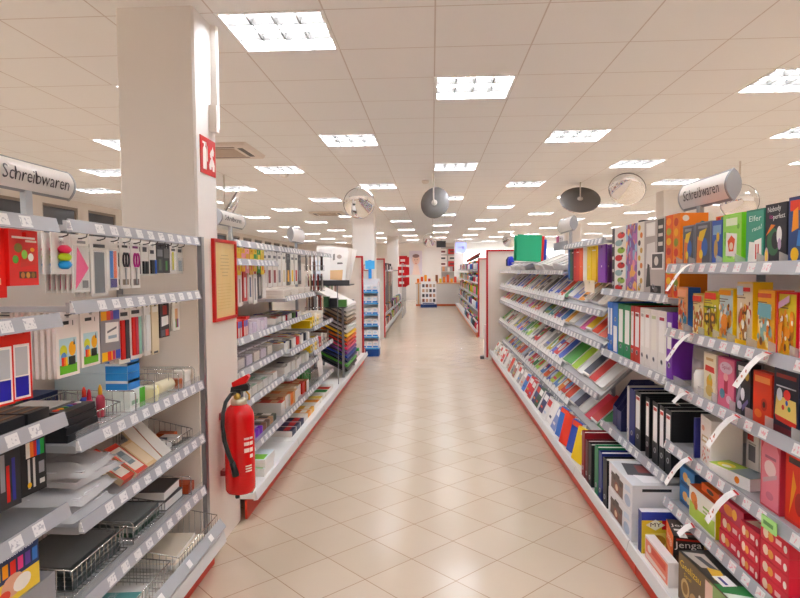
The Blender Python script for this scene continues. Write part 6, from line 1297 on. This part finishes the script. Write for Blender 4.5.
# end panels, this run
side_panel('end_panel', 1, 11.0, 11.03, .99, 1.67, 1.925, 'board', 'tall cream end panel with a red frame closing the sloping paper shelves', 'panel', .03)
m = MB(); m.box(.93, .985, 11.05, 11.15, .0, .62, '#e8e4e2'); tag(m.build('white_post', loc=(.955, 11.1, 0)), 'low white plastic post at the foot of the red-framed panel beside the paper shelves', 'post')
m = MB(); m.box(.86, .925, 11.05, 11.2, .0, .05, '#4a4a4e'); tag(m.build('post_foot_pad', loc=(.93, 11.1, 0)), 'dark foot pad on the floor beside the red-framed panel', 'foot pad')
# ------------------------------------------------------------------ runs beyond the cross aisle
FRONT[-1], FRONT[1] = 1.17, 1.16
BACK[-1], BACK[1] = 1.6, 1.62
side_panel('end_panel', -1, 14.3, 14.33, 1.125, 1.30, 1.855, '#c9c4c0', 'grey end panel with a red edge beyond the blue tissue display', 'panel', .03)
side_panel('end_panel', 1, 14.45, 14.48, 1.1, 1.62, 1.845, '#d2ccc8', 'far red-framed end panel at the start of the bottle shelves', 'panel', .03)
FBL = [(14.38, 16.88), (16.89, 19.39), (19.4, 21.9), (21.91, 24.4)]
FB = [(14.5, 17.0), (17.01, 19.5), (19.51, 22.0), (22.01, 24.5), (24.51, 27.0)]
for i, (a, b) in enumerate(FB):
    bay(1, a, b, 'far shelving bay of bottles, %s beyond the cross aisle' % nth(i), shelves=[(1.6,), (1.26,), (.92,), (.56,)], back_top=1.72, group='far bottle bays', kick='#d8884a', back='#d8d2ce')
    if i < 4: bay(-1, *FBL[i], 'far shelving bay of dark accessories, %s beyond the blue tissue display' % nth(i), shelves=[(.5,)], rails=[(1.6,)], back_top=1.72, group='far accessory bays', kick='#b8b0a8', back='#6e6a6a')
def bottle(kind, body, cap):
    t = MB()
    pr = {0: [(.03, 0), (.033, .01), (.033, .15), (.014, .18)], 1: [(.024, 0), (.026, .006), (.026, .2), (.02, .21)], 2: [(.038, 0), (.04, .01), (.036, .12), (.016, .15)]}[kind]
    t.lathe(pr, body, 10)
    top = pr[-1][1]; t.lathe([(.015, top), (.015, top+.045), (.011, top+.05)], cap, 8)
    return t.mesh('bottle')
BC = [('#f2efec', 'white'), ('#3f9a4a', 'green'), ('#2a2a30', 'black'), ('#d8d8dc', 'silver'), ('#e8b83a', 'yellow'), ('#c83a4a', 'red'), ('#3a6ab0', 'blue'), ('#b8d06a', 'lime'), ('#efe2d2', 'cream'), ('#8a5a8a', 'violet'), ('#e88ab0', 'pink'), ('#6a8a9a', 'slate')]
BMESH = [(bottle(i % 3, BC[i][0], BC[(i*5+2) % 12][0]), BC[i][1]) for i in range(12)]
levels = [('top', 1.602), ('second', 1.262), ('third', .922), ('fourth', .562), ('base', .166)]
for li, (ln, z) in enumerate(levels):
    y = 14.62; i = 0
    while y < 20.4 and i < 56:
        if any(abs(y-b) < .045 for b in (17.005, 19.505)): y += .05
        me, cn = BMESH[(i*7 + li*5 + (i//5)*3) % 12]
        o = bpy.data.objects.new('bottle', me); COL.objects.link(o); dd = (.03 if z > .2 else -.1) + .02*(i % 3); o.location = spot(1, y, dd + .02, z); 
        tag(o, '%s bottle, %s from the red panel on the %s shelf of the far bottle bays' % (cn, nth(i), ln), 'bottle', 'bottles on the far shelves'); i += 1; y += .1 + .003*(i % 3)
def mass(name, s, ya, yb, zs, label, seed, dens=.1):
    rn = random.Random(seed); m = MB()
    for z in zs:
        y = ya
        while y < yb:
            w = rn.uniform(.05, .09); h = rn.uniform(.14, .24); c = rn.choice(BC)[0]; d0 = rn.uniform(.03, .06) if z > .2 else .03
            x0, x1 = s*(FRONT[s]+d0), s*(FRONT[s]+d0+.06); m.box(min(x0, x1), max(x0, x1), y, y+w*.9, z, z+h, c); y += w + .015
    return tag(m.build(name), label, 'bottles', None, 'stuff')
mass('bottle_rows', 1, 20.5, 26.9, [1.602, 1.262, .922, .562, .166], 'rows of far bottles running on towards the service counter', 3)
mass('second_bottle_rows', 1, 14.65, 20.4, [], 'x', 4) if False else None
for i in range(26):
    y = 14.5 + .165*i
    c = ['#2c2a2c', '#5a5654', '#3a3638', '#1e1e20', '#e0c86a', '#7a7674', '#c8322a', '#4a4648', '#2a2a2e', '#d8c8a8', '#efe8e0', '#3a3a3e', '#c83a2a'][i % 13]
    cn = {'#2c2a2c': 'black', '#5a5654': 'grey', '#3a3638': 'dark grey', '#1e1e20': 'jet black', '#e0c86a': 'yellow', '#7a7674': 'light grey', '#c8322a': 'red', '#4a4648': 'charcoal', '#2a2a2e': 'ink black', '#d8c8a8': 'beige', '#efe8e0': 'white', '#3a3a3e': 'slate black', '#c83a2a': 'bright red'}[c]
    h = [.95, .9, .3, .95, .85, .3, .4, .9, .92, .4, .35, .9, .3][i % 13]
    hang(-1, y, 1.565, .12, h, c, [('r', .3, .1, .7, .9, '#8a8684' if h > .6 else '#efeae4')], 1, '%s long hanging accessory, %s from the grey end panel' % (cn, nth(i)), 'hanging_accessory', 'accessory', d=.04)
for li, (z, ln) in enumerate(((.502, 'low'), (.166, 'base'), (1.62, 'top'))):
    for i in range(28):
        y = 14.52 + .15*i
        c, cn = [('#2a2a2e', 'black'), ('#c83a2a', 'red'), ('#efe8e0', 'white'), ('#8a8684', 'grey'), ('#3a3a3e', 'dark'), ('#e0a03a', 'amber'), ('#5a3a3a', 'brown'), ('#d8d2cc', 'pale')][(i*3 + li) % 8]
        if li == 2 and i % 2: continue
        m = MB(); m.box(-.05, .05, 0, .12, 0, .1+.04*(i % 3), c)
        place(m.build('small_carton'), -1, y, (.04 if z < .2 else .05), z if li < 2 else 1.626, '%s small carton, %s along the %s shelf of the far accessory bays' % (cn, nth(i), ln), 'carton', 'small cartons on the far accessory bays')
mass('accessory_rows', -1, 18.9, 24.3, [.502, .166], 'rows of far accessories running on towards the counter', 9)
for i in range(4):
    e = empty('red_sign', (-1.0, 20.6+.9*i, .85), 0, 'red flag sign, %s along the far accessory bays' % nth(i), 'sign', 'red flag signs')
    for j in range(2 + (i % 2)):
        m = MB(); m.box(-.14, .14, -.006, .006, .2+.38*j, .5+.38*j, '#c8222a'); m.box(-.1, .06, -.0075, -.0062, .3+.38*j, .38+.38*j, '#f0e4e0'); part(m, 'flag', e)
    m = MB(); m.box(-.012, .012, -.012, .012, -.85, 1.0, '#a8a4a4'); part(m, 'post', e)
# blue tissue display beside the middle column
e = empty('tissue_display', (-1.18, 11.6, 0), 0, 'white cardboard display stacked with blue and white tissue packs beside the column', 'display')
m = MB(); m.M = T(e); m.box(-1.36, -1.0, 11.4, 11.72, 0, .14, '#1e4a8a'); part(m, 'base_tray', e, 'dark blue base')
m = MB(); m.M = T(e); m.box(-1.36, -1.0, 11.7, 11.72, .14, 1.45, '#e8e8ec'); part(m, 'rear_board', e)
for x in (-1.36, -1.008): m = MB(); m.M = T(e); m.box(x, x+.008, 11.4, 11.7, .14, 1.4, '#e8eaf0'); part(m, 'side_board', e)
for j in range(6):
    m = MB(); m.M = T(e); m.box(-1.35, -1.009, 11.4, 11.7, .14+.21*j, .152+.21*j, '#d8e4f0'); m.box(-1.36, -1.0, 11.392, 11.4, .138+.21*j, .162+.21*j, '#5ab0e4'); part(m, 'shelf_front', e)
    for i in range(3):
        m = MB(); m.box(-.052, .052, 0, .2, 0, .13, '#f2f4f8'); art(m, .104, .13, [('r', .06, .1, .94, .32, '#3a92d8'), ('c', .5, .66, .3, .14, '#c8e0f0')])
        o = m.build('tissue_pack'); o.location = (-1.29+.112*i, 11.43, .153+.21*j); tag(o, 'blue and white tissue pack, %s tier of the display, %s from the column' % (['lowest', 'second', 'third', 'fourth', 'fifth', 'top'][j], nth(i)), 'tissue pack', 'tissue packs')
m = MB(); m.box(-.03, .03, -.01, .01, 0, .35, '#3a92d8'); m.box(-.09, .09, -.012, -.0105, .18, .34, '#5ab0e4'); o = m.build('display_topper'); o.location = (-1.17, 11.6, 1.452); tag(o, 'blue topper card on the tissue display', 'card')
m = MB(); m.box(-.07, .07, -.02, 0, -.06, .06, '#b8524a'); m.box(-.055, .055, -.022, -.0205, -.045, .045, '#eee4de'); o = m.build('notice_frame'); o.location = (-1.24, 11.8, 1.66); tag(o, 'small red-framed notice on the middle column', 'frame')
for i in range(3):
    m = MB(); m.box(-.05, .05, 0, .1, 0, .16, ['#e8622a', '#efe8e0', '#d8402a', '#e8e2da', '#d8722a'][i]); o = m.build('snack_box'); o.location = (-1.58, 11.3+.0*i, .9); o.location = (-1.3+.0, 11.05 + .12*i, .166); tag(o, '%s box, %s on the floor stack between the end panel and the column' % (['orange', 'white', 'red-orange', 'pale', 'amber'][i], nth(i)), 'box')
    o.location.z = 0
# ------------------------------------------------------------------ far end: counter, posters, banners
e = empty('service_counter', (.3, 27.6, 0), 0, 'grey and cream service counter at the far end of the aisle', 'counter')
m = MB(); m.M = T(e); m.box(-.7, 1.7, 27.3, 28.0, .04, 1.0, '#cfc9c4'); part(m, 'body', e)
m = MB(); m.M = T(e); m.box(-.75, 1.75, 27.25, 28.05, 1.0, 1.05, '#d8b08a'); part(m, 'worktop', e)
m = MB(); m.M = T(e); m.box(-.72, 1.72, 27.28, 27.31, .02, .1, '#b8623a'); part(m, 'plinth', e)
for x in (-.6, .1): m = MB(); m.M = T(e); m.box(x-.03, x+.03, 27.29, 27.31, .1, 1.0, '#c8a078'); part(m, 'front_post', e)
e = empty('poster_stand', (-.16, 26.6, 0), 0, 'blue-based floor stand with a poster of small pictures before the counter', 'stand')
m = MB(); m.M = T(e); m.box(-.5, .2, 26.45, 26.8, 0, .14, '#223a6a'); part(m, 'base_tray', e)
m = MB(); m.M = T(e); m.box(-.48, .18, 26.55, 26.62, .14, 1.12, '#eceaea'); part(m, 'board', e)
m = MB(); m.M = Matrix.Translation((-.16+.16, 26.548-26.6, .14)); art(m, .64, .96, [('r', .08+.24*i, .1+.22*j, .24+.24*i, .24+.22*j, ['#8a5a4a', '#3a3a40', '#c8a08a', '#5a5a68', '#b8a898'][(i*2+j) % 5]) for i in range(4) for j in range(4)] + [('r', .1, .02, .9, .06, '#2a4a8a')]); part(m, 'poster_print', e)
for i in range(14):
    m = MB(); c = ['#e8862a', '#d8642a', '#f0a83a', '#c8502a', '#efe6da', '#8a5a3a', '#e0c84a'][i % 7]; m.box(-.055, .055, 0, .14, 0, .18+.08*(i % 3), c); o = m.build('counter_pack'); o.location = (-.62+.165*i, 27.45, 1.052)
    tag(o, '%s pack on the far service counter, %s along it' % (['orange', 'brown-orange', 'amber', 'rust', 'white', 'brown', 'yellow'][i % 7], nth(i)), 'pack', 'packs on the service counter')
e = empty('wall_shelf', (.55, YF-.12, 1.9), 0, 'grey shelf wall with red and white boards behind the counter', 'shelf')
m = MB(); m.box(-.85, .85, -.02, .1, -1.2, .95, '#b8b2ae'); part(m, 'back_board', e)
for z, k in ((.55, '#c83a36'), (.2, '#e8e0dc'), (-.1, '#d8504a')):
    for x in (-.55, 0, .55):
        m = MB(); m.box(x-.24, x+.24, -.05, -.021, z, z+.27, k if x else '#efe6e2'); m.box(x-.16, x+.16, -.0515, -.0505, z+.08, z+.18, '#6a3a3a' if k != '#e8e0dc' else '#4a4a50'); part(m, 'sign_board', e)
m = MB(); m.box(-.9, .9, -.25, -.02, -.4, -.36, '#cfcac6'); part(m, 'ledge', e)
for i in range(6):
    m = MB(); m.box(-.06, .06, -.1, 0, 0, .2+.05*(i % 2), ['#b83a34', '#efe8e2', '#4a4a50', '#d8a07a', '#e8e2dc', '#8a3a34'][i]); o = m.build('ledge_box'); o.location = (-.2+.27*i, YF-.2, 1.542); tag(o, '%s box on the ledge of the far shelf wall, %s along' % (['red', 'white', 'dark', 'peach', 'cream', 'maroon'][i], nth(i)), 'box')
e = empty('wall_poster', (-.87, YF-.04, 2.03), 0, 'lit poster of a baby face on the far wall', 'poster')
m = MB(); m.box(-.34, .34, 0, .03, -.66, .62, 'poster_light'); part(m, 'light_panel', e)
m = MB(); m.M = Matrix.Translation((0, -.001, -.66)); art(m, .68, 1.28, [('r', 0, 0, 1, 1, '#dcd2de'), ('c', .52, .62, .3, .22, '#eec8b8'), ('c', .52, .78, .27, .08, '#8a6a6a'), ('c', .42, .62, .04, .015, '#3a2a2a'), ('c', .62, .62, .04, .015, '#3a2a2a'), ('c', .52, .55, .04, .015, '#d8a090'), ('c', .52, .48, .08, .015, '#c86a6a'), ('p', [(.2, 0), (.85, 0), (.7, .4), (.35, .4)], '#f0d4c8')]); part(m, 'portrait_print', e)
e = empty('light_banner', (4.0, YF-.3, 2.25), 0, 'bright white and turquoise light banner high on the far wall', 'banner')  # lit box banner belonging to the far wall, not hung from anything
m = MB(); m.box(-2.35, 3.0, 0, .08, -.55, .42, 'banner_light'); part(m, 'light_box', e)
m = MB(); m.M = Matrix.Translation((.3, -.001, -.55)); art(m, 5.2, .97, [('p', [(.03, .3), (.1, .5), (.17, .75), (.16, .85), (.08, .62), (.02, .42)], '#8a3a34'), ('p', [(.06, .35), (.16, .6), (.15, .68), (.05, .42)], '#5a4a42'), ('p', [(.22, .1), (.5, .1), (.5, .95), (.24, .95)], '#9adce4'), ('c', .3, .55, .03, .15, '#e8f4f4'), ('c', .36, .35, .03, .14, '#5ab8c8'), ('c', .45, .4, .04, .2, '#f0e0b0'), ('c', .62, .5, .05, .2, '#d8e8c0'), ('c', .8, .5, .05, .22, '#c8d8e8')]); part(m, 'banner_print', e)
for i in range(5):
    m = MB(); m.lathe([(.1, 0), (.12, .05), (.09, .3), (.03, .36)], ['#b8b0b0', '#d8b88a', '#9aa0a8', '#c8a0a0', '#e8d8b0'][i], 10); o = m.build('top_figure'); o.location = (2.0+.55*i, YF-.6, 1.6); tag(o, '%s container standing before the light banner' % ['grey', 'tan', 'blue-grey', 'rose', 'cream'][i], 'container')
m = MB(); m.box(1.6, 7.0, YF-.75, YF-.45, 0, 1.6, '#e2dad4'); tag(m.build('low_cabinet', loc=(4.3, YF-.6, 0)), 'pale low cabinet beneath the light banner', 'cabinet')
e = empty('exit_banner', (1.36, 29.0, H-.02), 0, 'small bluish lit hanging panel near the far counter', 'sign')
m = MB(); m.box(-.24, .24, -.02, .02, -.62, -.16, 'blue_light'); part(m, 'light_panel', e)
m = MB(); m.M = Matrix.Translation((0, -.021, -.62)); art(m, .48, .46, [('r', .2, .4, .5, .6, '#f0f4ff'), ('r', .55, .35, .8, .65, '#dfe6ff')]); part(m, 'panel_print', e)
for x in (-.2, .2): m = MB(); m.box(x-.01, x+.01, -.01, .01, -.16, .02, '#c8c0b8'); part(m, 'hanger', e)
e = empty('monitor', (.4, 26.6, 2.72), 0, 'black screen hanging from the ceiling near the counter', 'monitor')
m = MB(); m.box(-.2, .2, 0, .05, -.14, .14, '#1e1c20:gloss'); part(m, 'screen', e)
m = MB(); m.box(-.012, .012, .02, .035, .14, H-2.72, '#b8b0a8'); part(m, 'ceiling_rod', e)
m = MB(); m.box(-.35, .45, 30.2, 30.7, 0, H, 'wall_paint'); struct(m, 'column_end')
m = MB(); m.box(1.1, 1.55, 30.2, 30.7, 0, H, 'column_paint'); struct(m, 'column_side')
FRONT[-1], FRONT[1] = 1.25, 1.2; BACK[-1], BACK[1] = 1.70, 1.67
# loose prices check: every label used once unless grouped
